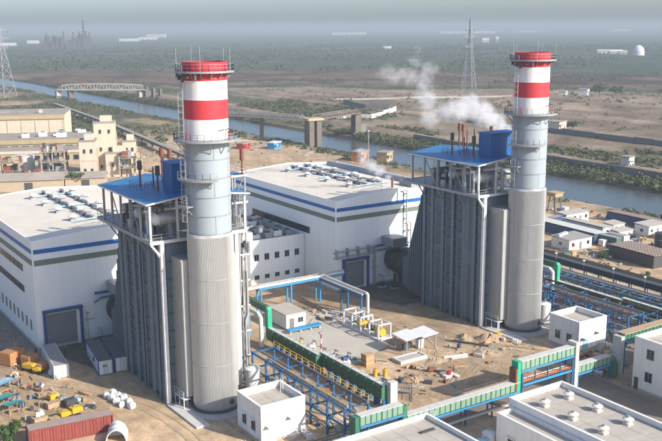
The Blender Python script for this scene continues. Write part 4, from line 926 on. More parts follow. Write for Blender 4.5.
for k in range(2): t.p('pipe', MB().cyl((104.1 + k * 1.4, 146.4, 5.5), (104.1 + k * 1.4, 162.2, 5.5), .18, 8), 'timber' if k else 'white_steel', True)

# ------------------------------------------------------------------ central yard
t = T('site_cabin', 'white cabin with tan flat roof on the central concrete yard', 'cabin', (90, 152.5, 0))
t.p('body', MB().box(87.4, 92.0, 149.4, 156.4, .3, 3.2), 'cabin_white'); t.p('roof', MB().box(87.2, 92.2, 149.2, 156.6, 3.2, 3.4), 'roof_flat'); t.p('base', MB().box(87.5, 91.9, 149.5, 156.3, 0, .3), 'dark_steel')
windows(t, 'y-', 149.4, [(90.2, 91.3, 1.3, 2.3)], hood=False); t.p('door', MB().box(88.2, 89.2, 149.33, 149.5, .3, 2.4), 'wall_grey')
t = T('loading_platform', 'low bright blue steel platform in front of the white cabin with tan roof', 'platform', (90, 147.5, 0))
t.p('deck', MB().box(86.6, 94.2, 146.6, 148.2, .7, .95), 'blue_bright')
for x in (87, 89.4, 91.8, 93.9): t.p('leg', MB().box(x - .1, x + .1, 147, 147.8, 0, .7), 'white_steel')
t = T('pump_module', 'white framed equipment module with yellow machines on the concrete yard', 'module', (100.6, 140, 0))
t.p('base', MB().box(98.9, 102.2, 133.6, 146.6, .06, .4), 'white_steel')
for k in range(5):
    y = 134 + k * 3.0
    q = MB().bar((99.1, y, .4), (99.1, y, 3.2), .24).bar((102.0, y, .4), (102.0, y, 3.2), .24).bar((99.0, y, 3.2), (102.1, y, 3.2), .24); t.p('frame', q, 'white_steel')
    if k < 4:
        r = .8 if k % 2 == 0 else .6; t.p('vessel', MB().cyl((100.5, y + .5, 1.4), (100.5, y + 2.4, 1.4), r, 16), ('yellow', 'dark_steel', 'yellow', 'grey_steel')[k], True)
        t.p('pipe', MB().tube([(99.6, y + 1, .5), (99.6, y + 1, 2.6), (101.6, y + 1.4, 2.6)], .14, 8), 'white_steel', True)
for x in (99.1, 102.0): t.p('top_rail', MB().bar((x, 134, 3.2), (x, 137, 3.2), .2).bar((x, 140, 3.2), (x, 146, 3.2), .2), 'white_steel')
t = T('shelter', 'open shelter with two white roof sheets on the sandy yard', 'shelter', (102, 126.6, 0))
for k, (x0, x1, y0, y1) in enumerate(((98.3, 102.0, 124.4, 128.8), (102.1, 105.8, 124.0, 128.4))):
    t.p('roof_sheet', MB()._add([(x0, y0, 3.0), (x1, y0, 3.25), (x1, y1, 3.45), (x0, y1, 3.2), (x0, y0, 3.1), (x1, y0, 3.35), (x1, y1, 3.55), (x0, y1, 3.3)], [(3, 2, 1, 0), (4, 5, 6, 7), (0, 1, 5, 4), (1, 2, 6, 5), (2, 3, 7, 6), (3, 0, 4, 7)]), 'cabin_white')
for x, y in ((98.8, 124.8), (102.0, 124.6), (105.4, 124.4), (98.8, 128.3), (105.4, 128)): t.p('post', MB().box(x - .1, x + .1, y - .1, y + .1, 0, 3.05), 'grey_steel')
t.p('bench', MB().box(99.5, 101.5, 126.4, 127.2, .5, 1.5), 'dark_steel')
t = T('drinks_box', 'white upright box standing under the open white roofed shelter', 'box', (103.4, 126.6, 0)); t.p('body', MB().box(102.8, 104.0, 126.2, 127.2, 0.1, 2.0), 'cabin_white'); t.p('lid', MB().box(102.75, 104.05, 126.15, 127.25, 2.0, 2.12), 'grey_steel')
t = T('pit_cover', 'low rectangular concrete frame on the sand beside the open shelter', 'concrete frame', (98, 127.5, 0))
for b_ in ((95.0, 101.2, 121.6, 122.0), (95.0, 101.2, 124.0, 124.4), (95.0, 95.4, 122, 124), (100.8, 101.2, 122, 124)): t.p('kerb', MB().box(*b_, -.1, .6), 'concrete_pale')
t.p('slab', MB().box(95.4, 100.8, 122, 124, -.1, .45), 'concrete')
t = T('timber_crate', 'upright brown timber crate near the end of the dark green duct', 'crate', (89.8, 124.8, 0)); t.p('body', MB().box(89.0, 90.8, 124.0, 125.6, 0, 2.3), 'timber')
for z in (.2, 1.1, 2.0): t.p('batten', MB().box(88.94, 90.86, 123.94, 125.66, z, z + .2), 'orange_wood')
for k, (x, y, l) in enumerate(((87.6, 119.4, 'left'), (89.0, 118.4, 'right'))):
    t = T('yellow_valve', '%s of the two yellow valve stands behind the dark green duct' % l, 'valve', (x, y, 0)); t.p('body', MB().cyl((x, y, .2), (x, y, 1.25), .36, 14), 'yellow', True); t.p('wheel', MB().cyl((x, y, 1.45), (x, y, 1.55), .5, 16), 'yellow', True); t.p('stem', MB().cyl((x, y, 1.2), (x, y, 1.8), .08, 8), 'dark_steel', True); t.p('base', MB().box(x - .7, x + .7, y - .7, y + .7, 0, .25), 'concrete')
t = T('mesh_fence', 'blue mesh fence round the pit at the end of the dark green duct', 'fence', (87, 110.5, 0))
for a, b_ in (((84.6, 113.6), (88.4, 110.2)), ((88.4, 110.2), (86.4, 107.6)), ((84.6, 113.6), (86.5, 115.4))):
    a = Vector((*a, 0)); b_ = Vector((*b_, 0)); n = max(2, int((b_ - a).length / .28))
    for k in range(0, n + 1): q_ = a.lerp(b_, k / n); t.p('bar', MB().bar(q_, q_ + Vector((0, 0, 1.9)), .05), 'blue_frame')
    for z in (.2, 1.0, 1.85): t.p('rail', MB().bar(a + Vector((0, 0, z)), b_ + Vector((0, 0, z)), .07), 'blue_frame')
t = T('gas_rack', 'red cylinder rack beside the blue mesh fence', 'rack', (84.6, 111, 0)); t.p('frame', MB().box(83.9, 84.0, 110.4, 111.6, .1, 2.2).box(85.2, 85.3, 110.4, 111.6, .1, 2.2), 'red_paint')
for k in range(4): t.p('cylinder', MB().cyl((84.25 + .26 * k, 111, .1), (84.25 + .26 * k, 111, 1.7), .12, 10), 'red_paint', True)
t = T('hydrant_mast', 'thin red and white mast among pipework beside the dark green duct', 'mast', (86.2, 134.6, 0))
for k in range(4): t.p('band', MB().cyl((86.2, 134.6, k * 1.0), (86.2, 134.6, k * 1.0 + 1.0), .14, 8), 'red_paint' if k % 2 else 'white_steel', True)
t.p('head', MB().box(85.8, 86.6, 134.4, 134.8, 4.0, 4.3), 'grey_steel')
rd = random.Random(21)
spots = [(84.4, 139.8, 'yellow'), (85.6, 137.2, 'white_steel'), (84.8, 132.4, 'blue_frame'), (86.2, 130.6, 'grey_steel'), (87.4, 128.2, 'blue_frame'), (86.2, 126.4, 'white_steel'), (85.2, 128.6, 'rust')]
names = ['yellow pipe coil nearest the bright green riser', 'white pump beside the yellow pipe coil', 'blue pump set beside the red and white mast', 'grey pump behind the dark green duct', 'blue valve set left of the brown timber crate', 'white filter pot left of the brown timber crate', 'rusty pump close to the dark green duct middle']
for (x, y, m_), l in zip(spots, names):
    t = T('pump_set', l, 'pump', (x, y, 0)); t.p('base', MB().box(x - .9, x + .9, y - .6, y + .6, .0, .3), 'concrete'); t.p('motor', MB().cyl((x - .7, y, .8), (x + .25, y, .8), .42, 12), m_, True); t.p('casing', MB().cyl((x + .3, y, .8), (x + .7, y, .8), .55, 14), m_, True); t.p('pipe', MB().tube([(x + .5, y, 1.2), (x + .5, y, 1.9), (x + .5, y - 1.2, 1.9)], .12, 8), 'grey_steel', True)
for k, (x, y, dx, dy, r, l) in enumerate(((90.0, 128.0, 4.5, -5.2, .3, 'large grey pipe lying between crate and duct'), (92.0, 126.5, 4.0, -4.6, .22, 'thinner grey pipe lying beside the large one'))):
    tag(MB().cyl((x - dx * .5, y + dy * -.5, r + .02), (x + dx * .5, y + dy * .5, r + .02), r, 12).build('pipe_length', 'concrete' if k else 'grey_steel', smooth=True, org=(x, y, 0)), l, 'pipe')
# sand yard debris between shelter and second boiler
deb = [((103.6, 119.8), (108.2, 118.6), 'white_steel', 'long white pipe lying on the sand, nearest the shelter'), ((104.4, 118.6), (107.6, 117.7), 'concrete_pale', 'short pale pipe lying on the sand beside the long white one'), ((110.6, 126.0), (114.6, 119.6), 'dark_steel', 'dark steel bar lying on the open sand'), ((108.4, 121.6), (109.8, 120.9), 'timber', 'short tan plank on the open sand'), ((101.6, 115.4), (104.2, 114.2), 'timber', 'tan plank on the stony sand left of the gallery shadow')]
for a, b_, m_, l in deb: tag(MB().bar((*a, .2), (*b_, .2), .34, .3).build('pipe_length' if 'pipe' in l else 'plank', m_, org=((a[0] + b_[0]) / 2, (a[1] + b_[1]) / 2, 0)), l, 'pipe' if 'pipe' in l else 'plank')
for x, y, m_, l in ((109.2, 122.0, 'blue_cont', 'small blue drum on the open sand'), (98.6, 112.6, 'red_paint', 'red and white machine in the gallery shadow on the sand')):
    t = T('site_drum', l, 'drum', (x, y, 0)); t.p('body', MB().cyl((x, y, 0), (x, y, .95), .38, 14), m_, True); t.p('lid', MB().cyl((x, y, .95), (x, y, 1.02), .4, 14), m_, True)
    if 'machine' in l: t.p('frame', MB().box(x - 1.1, x + 1.2, y - .6, y + .5, 0, .4), 'white_steel')
def heap(label, x, y, r, h, seed, m='heap_sand'):
    n, k2 = 22, 9; P = []; F = []; g = np.random.default_rng(seed); ph = g.uniform(0, 6, 6)
    for i in range(k2 + 1):
        for k in range(n):
            a = 2 * PI * k / n; f = i / k2; rr_ = r * f * (1 + .22 * math.sin(2 * a + ph[0]) + .12 * math.sin(5 * a + ph[1]))
            P.append((rr_ * math.cos(a), rr_ * math.sin(a), (.75 * h * (1 - f * f) ** 1.5 * (1 + .25 * math.sin(3 * a + ph[2] + f * 4)) + (g.uniform(-.08, .08) * h if 0 < f < 1 else 0)) - (.06 if i == k2 else 0)))
    for i in range(k2):
        for k in range(n): F.append((i * n + k, (i + 1) * n + k, (i + 1) * n + (k + 1) % n, i * n + (k + 1) % n))
    t = TL('sand_heap', label, 'heap', x, y, seed * 31); q = MB(); q._add(P, F); t.p('mound', q, m, True)
    q = MB(); rd = random.Random(seed)
    for k in range(26):
        a = rd.uniform(0, 6.28); f = rd.uniform(.3, 1.15); sx = rd.uniform(.08, .24); px_, py_ = r * f * math.cos(a), r * f * math.sin(a); pz = .75 * h * (1 - f * f) ** 1.5 if f < 1 else 0
        q._add([(px_ - sx, py_ - sx, pz - .1), (px_ + sx, py_ - sx * .8, pz - .1), (px_ + sx * .9, py_ + sx, pz - .1), (px_ - sx, py_ + sx * .7, pz - .1), (px_ + .02, py_, pz + sx)], [(0, 1, 4), (1, 2, 4), (2, 3, 4), (3, 0, 4), (3, 2, 1, 0)])
    o = t.p('stones', q, 'concrete'); o['kind'] = 'stuff'
mat('heap_sand', (.40, .28, .17), .95, var=.2, scale=1.2, dirt=.4, dcol=(.28, .19, .12), bump=.5, bscale=2)
heap('rough sand heap at the foot of the farther boiler corner', 117.6, 122.6, 2.6, 1.5, 1); heap('smaller sand heap beside the rough one near the farther boiler', 114.2, 126.0, 1.8, 1.0, 2)
heap('low stony sand heap right of the yellow valve stands', 92.6, 114.6, 2.2, .7, 3); heap('stony heap beside the long white pipe on the sand', 101.6, 119.6, 2.0, .55, 4); heap('stony heap at the bottom left of the nearest small white building', 53.6, 108.6, 2.6, .9, 5); heap('flat sand heap behind the raised green gallery', 112.0, 117.4, 2.4, .6, 6)
# loose rocks and rubble on the sand
def rubble(name, n, boxes, smin, smax, m):
    q = MB(); rd = random.Random(len(name) + n)
    for k in range(n):
        x0, x1, y0, y1 = rd.choice(boxes); x, y = rd.uniform(x0, x1), rd.uniform(y0, y1); s = rd.uniform(smin, smax) * rd.uniform(.5, 1); z = float(ground_h(np.array([x]), np.array([y]))[0]); P = []
        for a in range(5): w_ = a * 1.2566 + rd.uniform(-.4, .4); P.append((x + s * math.cos(w_), y + s * math.sin(w_), z - .05))
        for a in range(5): w_ = a * 1.2566 + rd.uniform(-.4, .4); P.append((x + s * .6 * math.cos(w_), y + s * .6 * math.sin(w_), z + s * rd.uniform(.4, .9)))
        q._add(P, [(0, 1, 6, 5), (1, 2, 7, 6), (2, 3, 8, 7), (3, 4, 9, 8), (4, 0, 5, 9), (5, 6, 7, 8, 9)])
    o = q.build(name, m); o['kind'] = 'stuff'; o['label'] = name.replace('_', ' ') + ' scattered over the sandy yard'; o['category'] = 'rubble'; return o
def scrap(name, lab, n, boxes, seed, smin=.15, smax=.8):
    q = MB(); rd = random.Random(seed); mats = ['timber', 'dark_steel', 'grey_steel', 'rust', 'white_steel', 'concrete', 'blue_steel', 'orange_wood', 'yellow']
    wts = [5, 4, 4, 4, 2, 4, 1, 2, .6]
    for k in range(n):
        x0, x1, y0, y1 = rd.choice(boxes); x, y = rd.uniform(x0, x1), rd.uniform(y0, y1); l = rd.uniform(smin, smax) * rd.choice((.6, 1, 1, 2.6)); a = rd.uniform(0, PI); w = rd.uniform(.06, .3); z = float(ground_h(np.array([x]), np.array([y]))[0])
        q.cm = rd.choices(range(9), wts)[0]; t0 = rd.choice((0, 0, 0, .3)); hh = rd.choice((.08, .15, .3, .6)) if l < 1 else .12
        q.bar((x - l * math.cos(a), y - l * math.sin(a), z + hh / 2 + .04), (x + l * math.cos(a), y + l * math.sin(a), z + hh / 2 + t0 + .04), w * (2.2 if hh > .2 else 1), hh)
    o = q.build(name, None, mats=mats); o['kind'] = 'stuff'; o['label'] = lab; o['category'] = 'scrap'
scrap('yard_scrap', 'mixed scrap timber and metal strewn over the left sandy yard', 240, [(29, 43, 128, 146), (30, 38, 144, 158), (36, 42, 158, 166), (28, 41.5, 168, 186)], 41, .1, .5)
scrap('pipework_scrap', 'small parts and offcuts strewn around the central yard pipework', 190, [(83, 89, 112, 141), (88, 100, 108, 120), (108, 121, 112, 126), (92, 103, 150, 160), (67, 80, 105, 128)], 42)
scrap('rack_scrap', 'mixed scrap lying between the pipe racks at right', 460, [(147, 155, 100, 150), (158, 166, 96, 165), (135, 147, 100, 130), (120, 130, 98, 107)], 43)
scrap('camp_scrap', 'mixed scrap lying around the camp huts', 420, [(176, 184, 140, 190), (184, 200, 150, 160), (205, 234, 150, 162), (196, 232, 182, 205), (208, 218, 165, 182)], 44, .2, 1.1)
scrap('old_plant_scrap', 'mixed scrap on the ground around the old plant', 320, [(80, 140, 325, 350), (140, 175, 330, 420), (176, 236, 300, 420)], 45, .4, 1.6)
rubble('sand_rubble', 150, [(97, 112, 108, 123), (108, 122, 117, 131), (88, 97, 108, 118), (100, 108, 117, 123)], .06, .30, 'timber')
rubble('grey_rubble', 420, [(112, 122, 112, 120), (52, 58, 105, 113), (84, 110, 106, 112), (146, 172, 98, 150), (176, 215, 135, 190)], .06, .26, 'concrete')

# ------------------------------------------------------------------ left yard: containers, crates, people
def container(label, x, y, rz, l=12.2, w=2.44, h=2.6, side='red_container', top='container_top', end=None, trim=None, name='shipping_container', ribs=True, group=None, z=0.):
    t = TL(name, label, 'container', x, y, rz, group, z)
    t.p('body', MB().box(-l / 2 + .06, l / 2 - .06, -w / 2 + .06, w / 2 - .06, .12, h - .06), side)
    t.p('roof', MB().box(-l / 2, l / 2, -w / 2, w / 2, h - .06, h), top)
    fm = trim or side
    for sx in (-1, 1):
        for sy in (-1, 1): t.p('corner_post', MB().box(sx * l / 2 - .09, sx * l / 2 + .09, sy * w / 2 - .09, sy * w / 2 + .09, 0, h + .02), fm)
        e = t.p('end_door', MB().box(sx * (l / 2 - .03) - .03, sx * (l / 2 - .03) + .03, -w / 2 + .1, w / 2 - .1, .15, h - .1), end or side)
        t.p('lock_bar', MB().box(sx * (l / 2 + .02) - .02, sx * (l / 2 + .02) + .02, -.3, -.24, .2, h - .2).box(sx * (l / 2 + .02) - .02, sx * (l / 2 + .02) + .02, .24, .3, .2, h - .2), 'grey_steel', under=e)
    for sy in (-1, 1):
        t.p('sill_rail', MB().box(-l / 2, l / 2, sy * w / 2 - .06, sy * w / 2 + .06, .0, .16), fm); t.p('top_rail', MB().box(-l / 2, l / 2, sy * w / 2 - .05, sy * w / 2 + .05, h - .12, h + .01), fm)
        if ribs:
            n = int(l / .55)
            for k in range(n): a = -l / 2 + .25 + k * (l - .5) / n; t.p('rib', MB().box(a, a + .22, sy * (w / 2 - .04) - .035, sy * (w / 2 - .04) + .035, .16, h - .12), side)
    return t
container('long red shipping container with dusty roof in the lower left corner', 36.2, 126.6, -6, 12.2, 2.5, 2.6)
c1 = container('white site cabin with dark roof and blue corners, nearer the left', 49.9, 153.0, 82, 11.6, 2.5, 2.7, 'cabin_white', 'cabin_top', 'cabin_white', 'blue_frame', 'site_cabin', False)
c2 = container('white site cabin with dark roof and blue corners, against the boiler', 52.9, 153.0, 82, 11.8, 2.5, 2.7, 'cabin_white', 'cabin_top', 'cabin_white', 'blue_frame', 'site_cabin', False)
for c_ in (c1, c2):
    c_.p('notice', MB().box(-5.86, -5.82, -.2, .5, 1.5, 1.9), 'wall_grey'); c_.p('window', MB().box(-2, -.8, 1.2, 1.27, 1.2, 2.1), 'glass_dark')
container('pale grey container with white ends parked beside the left shutter door', 42.7, 156.0, 84, 12.0, 2.4, 2.5, 'cabin_white', 'grey_top', 'cabin_white')
def crate(label, x, y, rz, l, w, h, m='orange_wood', name='timber_crate', z=0., group=None):
    t = TL(name, label, 'crate', x, y, rz, group, z)
    t.p('body', MB().box(-l / 2, l / 2, -w / 2, w / 2, .12, h), m)
    n = max(2, int(h / .45))
    for k in range(n):
        z0 = .14 + k * (h - .16) / n
        for sy in (-1, 1): t.p('plank', MB().box(-l / 2 - .03, l / 2 + .03, sy * w / 2 - .04, sy * w / 2 + .04, z0, z0 + (h - .16) / n - .06), m)
        for sx in (-1, 1): t.p('plank', MB().box(sx * l / 2 - .04, sx * l / 2 + .04, -w / 2 - .02, w / 2 + .02, z0, z0 + (h - .16) / n - .06), m)
    n = max(2, int(l / .6))
    for k in range(n): a = -l / 2 + k * l / n; t.p('lid_board', MB().box(a + .03, a + l / n - .03, -w / 2 - .03, w / 2 + .03, h, h + .06), m)
    for a in (-l * .35, l * .35): t.p('skid', MB().box(a - .1, a + .1, -w / 2, w / 2, 0, .12), 'timber')
    return t
crate('largest brown crate, outermost by the left hall wall', 36.9, 162.6, 30, 3.6, 2.6, 2.4)
crate('middle brown crate beside the pale grey container', 39.2, 159.8, 30, 2.2, 2.0, 1.9)
crate('flat open brown crate in front of the middle brown crate', 40.6, 156.4, 30, 2.6, 2.0, 1.1)
crate('wide low timber crate left of the yellow machine on the sand', 37.2, 138.6, 10, 2.4, 1.3, .9, 'timber')
crate('tan crate leaning close to the red container roof end', 40.4, 131.6, 15, 2.0, 1.2, 1.0, 'timber')
crate('brown crate stacked with white bundles near the lower left shrub', 33.6, 133.8, 10, 2.2, 1.4, 1.0, 'timber')
crate('thin timber pallet box right of the white bundles crate', 35.6, 133.0, 12, 1.6, 1.0, .7, 'timber')
def machine(label, x, y, rz, l, w, h, m='yellow', m2='dark_steel'):
    t = TL('site_machine', label, 'machine', x, y, rz)
    t.p('chassis', MB().box(-l / 2, l / 2, -w / 2, w / 2, .3, .55), 'dark_steel')
    t.p('body', MB().ext([(-l / 2 + .1, .55), (l / 2 - .1, .55), (l / 2 - .1, h * .8), (l / 2 - .5, h), (-l / 2 + .1, h)], 'y', -w / 2 + .08, w / 2 - .08), m)
    t.p('grille', MB().box(l / 2 - .12, l / 2 - .06, -w / 2 + .2, w / 2 - .2, .7, h * .72), m2)
    for sx in (-.32, .32):
        for sy in (-1, 1): t.p('wheel', MB().cyl((sx * l, sy * (w / 2 - .1), .32), (sx * l, sy * (w / 2 + .06), .32), .32, 14), 'rubber', True)
    t.p('exhaust', MB().cyl((-l * .25, 0, h), (-l * .25, 0, h + .35), .07, 8), 'dark_steel', True)
    t.p('tow_bar', MB().bar((l / 2, 0, .42), (l / 2 + .8, 0, .35), .1), 'dark_steel')
    return t
machine('yellow machine beside the two brown crates by the left hall', 38.5, 157.0, -55, 2.6, 1.4, 1.3)
machine('smaller yellow machine touching the flat open brown crate', 39.3, 154.8, -50, 1.8, 1.2, 1.0)
machine('yellow machine farthest from the red container on the sand', 37.9, 140.8, 15, 1.9, 1.3, 1.4)
machine('yellow machine left of the pair behind the red container', 37.4, 133.2, 10, 1.9, 1.3, 1.3)
machine('yellow machine right of the pair behind the red container', 39.3, 133.5, 12, 2.1, 1.4, 1.5)
machine('dark generator between the yellow machines on the sand', 39.6, 137.2, 10, 2.2, 1.3, 1.4, 'dark_steel', 'grey_steel')
machine('grey compressor beside the farthest yellow machine', 39.1, 139.6, 10, 1.7, 1.1, 1.1, 'grey_steel')
def sack(label, x, y, s, z=0., group=None, m='bag_white', rz=0):
    t = TL('bulk_bag', label, 'bag', x, y, rz, group, z)
    q = MB(); P = []; prof = [(.0, .02), (.40, .04), (.5, .25), (.5, .6), (.42, .85), (.16, .95), (.0, .96)]
    n = 16
    for r, zz in prof:
        for k in range(n):
            a = 2 * PI * k / n; e = 1 / max(abs(math.cos(a)), abs(math.sin(a))) ** .6; P.append((r * s * e * math.cos(a) * (1 + .05 * math.sin(3 * a + x)), r * s * e * math.sin(a), zz * s))
    q._add(P, [(i * n + k, i * n + (k + 1) % n, (i + 1) * n + (k + 1) % n, (i + 1) * n + k) for i in range(len(prof) - 1) for k in range(n)])
    t.p('sack', q, m, True); q = MB()
    for k in range(4): a = PI / 4 + k * PI / 2; q.bar((.38 * s * math.cos(a), .38 * s * math.sin(a), .86 * s), (.2 * s * math.cos(a), .2 * s * math.sin(a), 1.12 * s), .06)
    t.p('loop', q, m); return t
bl = ['back left', 'back middle', 'back right', 'middle left', 'middle', 'middle right', 'front left', 'front right', 'frontmost']
for k, (dx, dy) in enumerate(((45.6, 137.4), (46.9, 137.8), (46.0, 135.9), (47.2, 136.2), (46.2, 134.2), (47.6, 134.5), (46.4, 132.4), (47.8, 132.8), (47.5, 131.0))):
    sack('white bulk bag, %s of the heap on the sand by the boiler' % bl[k], dx, dy, 1.0 + .08 * (k % 3), 0, 'white bulk bags heaped on the sand', rz=k * 13)
for k, (dx, dy) in enumerate(((41.1, 152.6), (42.0, 151.6), (41.4, 150.2))):
    sack('white bag, %s of three beside the pale grey container end' % ('far', 'middle', 'near')[k], dx, dy, 1.1, 0, 'white bags by the container', rz=k * 20)
for k, (dx, dy) in enumerate(((33.4, 133.9), (34.1, 134.2))): sack('white bundle, %s of two lying on a brown crate' % ('left', 'right')[k], dx, dy, .75, 1.07)
# small items on the sand
for k, (x, y, m_, l) in enumerate(((38.6, 142.4, 'white_steel', 'white sheet metal bundle beside the farthest yellow machine'), (40.9, 138.4, 'pale_blue', 'pale blue bundle right of the dark generator'), (36.0, 140.2, 'timber', 'small tan bundle left of the farthest yellow machine'), (41.6, 134.6, 'dark_steel', 'dark folded tarpaulin near the yellow pair'), (33.0, 141.6, 'blue_cont', 'blue barrel bundle beside the teal tarpaulin'))):
    t = TL('material_bundle', l, 'bundle', x, y, 20 * k); t.p('bundle', MB().ext([(-.7, .1), (.7, .1), (.6, .6), (.1, .85), (-.6, .65)], 'y', -.5, .5), m_); t.p('pallet', MB().box(-.75, .75, -.55, .55, 0, .1), 'timber'); t.p('strap', MB().ext([(-.72, .1), (.72, .1), (.62, .62), (.1, .88), (-.62, .67)], 'y', -.05, .05), 'dark_steel')
def tarp(label, x, y, rz, l, w, h, m):
    t = TL('tarpaulin_shelter', label, 'shelter', x, y, rz); P = []; n, k2 = 8, 4
    for i in range(n + 1):
        for j in range(k2 + 1):
            P.append((-l / 2 + l * i / n, -w / 2 + w * j / k2, h - .25 * math.sin(PI * j / k2) * (.6 + .4 * math.sin(i * 2.1)) - .3 * (j / k2)))
    F = [(i * (k2 + 1) + j, (i + 1) * (k2 + 1) + j, (i + 1) * (k2 + 1) + j + 1, i * (k2 + 1) + j + 1) for i in range(n) for j in range(k2)]
    o = len(P); P += [(a, b_, c - .04) for a, b_, c in P]; F += [tuple(q + o for q in f[::-1]) for f in F]
    q = MB(); q._add(P, F); t.p('sheet', q, m, True)
    for sx in (-1, 1):
        for sy in (-1, 1): t.p('pole', MB().cyl((sx * (l / 2 - .1), sy * (w / 2 - .1), 0), (sx * (l / 2 - .1), sy * (w / 2 - .1), h - .1 - .15 * (sy + 1)), .05, 6), 'timber')
    t.p('table', MB().box(-l * .3, l * .3, -.4, .4, .6, .7).box(-l * .3, -l * .3 + .1, -.3, .3, 0, .6).box(l * .3 - .1, l * .3, -.3, .3, 0, .6), 'timber'); return t
tarp('pale blue sheet roof shelter at the left edge', 31.6, 148.6, 25, 5.0, 2.6, 2.3, 'pale_blue')
tarp('teal tarpaulin shelter nearest the lower left shrub', 31.2, 139.8, 15, 2.6, 2.2, 2.0, 'teal_tarp')
tarp('dark teal tarpaulin behind the nearest teal one at the left edge', 30.6, 143.2, 15, 3.0, 2.4, 1.9, 'teal_tarp')
t = TL('arched_tent', 'white arched tent beside the red container end', 'tent', 41.6, 121.6, 65); P = []; F = []; n = 14
for i in range(2):
    for r in (1.5, 1.42):
        for k in range(n + 1): a = PI * k / n; P.append((-1.6 + 3.2 * i, r * math.cos(a), r * 1.45 * math.sin(a)))
m_ = n + 1
for k in range(n): F += [(k, k + 1, 2 * m_ + k + 1, 2 * m_ + k), (m_ + k, 3 * m_ + k, 3 * m_ + k + 1, m_ + k + 1), (k, m_ + k, m_ + k + 1, k + 1), (2 * m_ + k, 2 * m_ + k + 1, 3 * m_ + k + 1, 3 * m_ + k)]
q = MB(); q._add(P, F); t.p('canvas', q, 'bag_white', True); t.p('end_wall', MB().ext([(1.4 * math.cos(PI * k / n), 2.0 * math.sin(PI * k / n)) for k in range(n + 1)], 'x', 1.3, 1.36), 'bag_white')
for x in (-1.6, 0, 1.6):
    q = MB(); pts = [(x, 1.52 * math.cos(PI * k / n), 2.2 * math.sin(PI * k / n)) for k in range(n + 1)]
    for a, b_ in zip(pts[:-1], pts[1:]): q.bar(a, b_, .06)
    t.p('hoop', q, 'white_steel')

def person(label, x, y, rz, shirt, pose=0):
    J = [(0, 0, .95), (0, 0, 1.15), (0, .01, 1.38), (0, .02, 1.50), (0, .03, 1.60), (0, .03, 1.72),
         (-.10, 0, .92), (-.12, .06 + .05 * pose, .50), (-.13, .0 - .12 * pose, .09), (-.13, .13 - .12 * pose, .04),
         (.10, 0, .92), (.12, .05 - .05 * pose, .50), (.13, .0 + .15 * pose, .09), (.13, .13 + .15 * pose, .04),
         (-.19, 0, 1.40), (-.25, -.04, 1.13), (-.25, .10 + .1 * pose, .92), (-.24, .15 + .1 * pose, .83),
         (.19, 0, 1.40), (.25, -.04, 1.13), (.25, .12, .92), (.24, .17, .83)]
    Rr = [.14, .14, .15, .055, .085, .075, .09, .065, .045, .04, .09, .065, .045, .04, .06, .045, .035, .04, .06, .045, .035, .04]
    Ed = [(0, 1), (1, 2), (2, 3), (3, 4), (4, 5), (0, 6), (6, 7), (7, 8), (8, 9), (0, 10), (10, 11), (11, 12), (12, 13), (2, 14), (14, 15), (15, 16), (16, 17), (2, 18), (18, 19), (19, 20), (20, 21)]
    me = bpy.data.meshes.new('body'); me.from_pydata(J, Ed, []); ob = bpy.data.objects.new('body_skin', me); COL.objects.link(ob)
    sk = ob.modifiers.new('skin', 'SKIN')
    for v, r in zip(me.skin_vertices[0].data, Rr): v.radius = (r, r * .85 if r > .1 else r)
    me.skin_vertices[0].data[0].use_root = True
    sb = ob.modifiers.new('sub', 'SUBSURF'); sb.levels = 1; sb.render_levels = 1
    bpy.context.view_layer.update(); dg = bpy.context.evaluated_depsgraph_get()
    m2 = bpy.data.meshes.new_from_object(ob.evaluated_get(dg)); bpy.data.objects.remove(ob)
    m2.materials.clear()
    for k in ('skin', shirt, 'trouser', 'helmet'): m2.materials.append(MATS[k])
    for p in m2.polygons:
        c = p.center; p.use_smooth = True
        p.material_index = 3 if c.z > 1.67 else 0 if c.z > 1.48 or (c.z < .9 and abs(c.x) > .19) else 1 if (c.z > .93 or abs(c.x) > .2) else 2
    o = bpy.data.objects.new('person', m2); COL.objects.link(o); o.location = (x, y, .03); o.rotation_euler = (0, 0, R_(rz)); return tag(o, label, 'person', 'workers on the sandy yard')
person('person in dark shirt standing alone on the sand by the tarpaulins', 35.0, 150.4, 40, 'shirt_dark')
person('person in red shirt, left of two standing on the sand', 35.7, 147.6, -120, 'shirt_red', .6)
person('person in dark shirt, right of two standing on the sand', 36.6, 147.1, 100, 'shirt_dark', 1.)
person('person in dark shirt walking past the left shutter door', 46.0, 160.6, 10, 'shirt_dark', 1.)
person('person in red shirt on the open sand near the gallery', 100.4, 113.4, 10, 'shirt_red', .5)

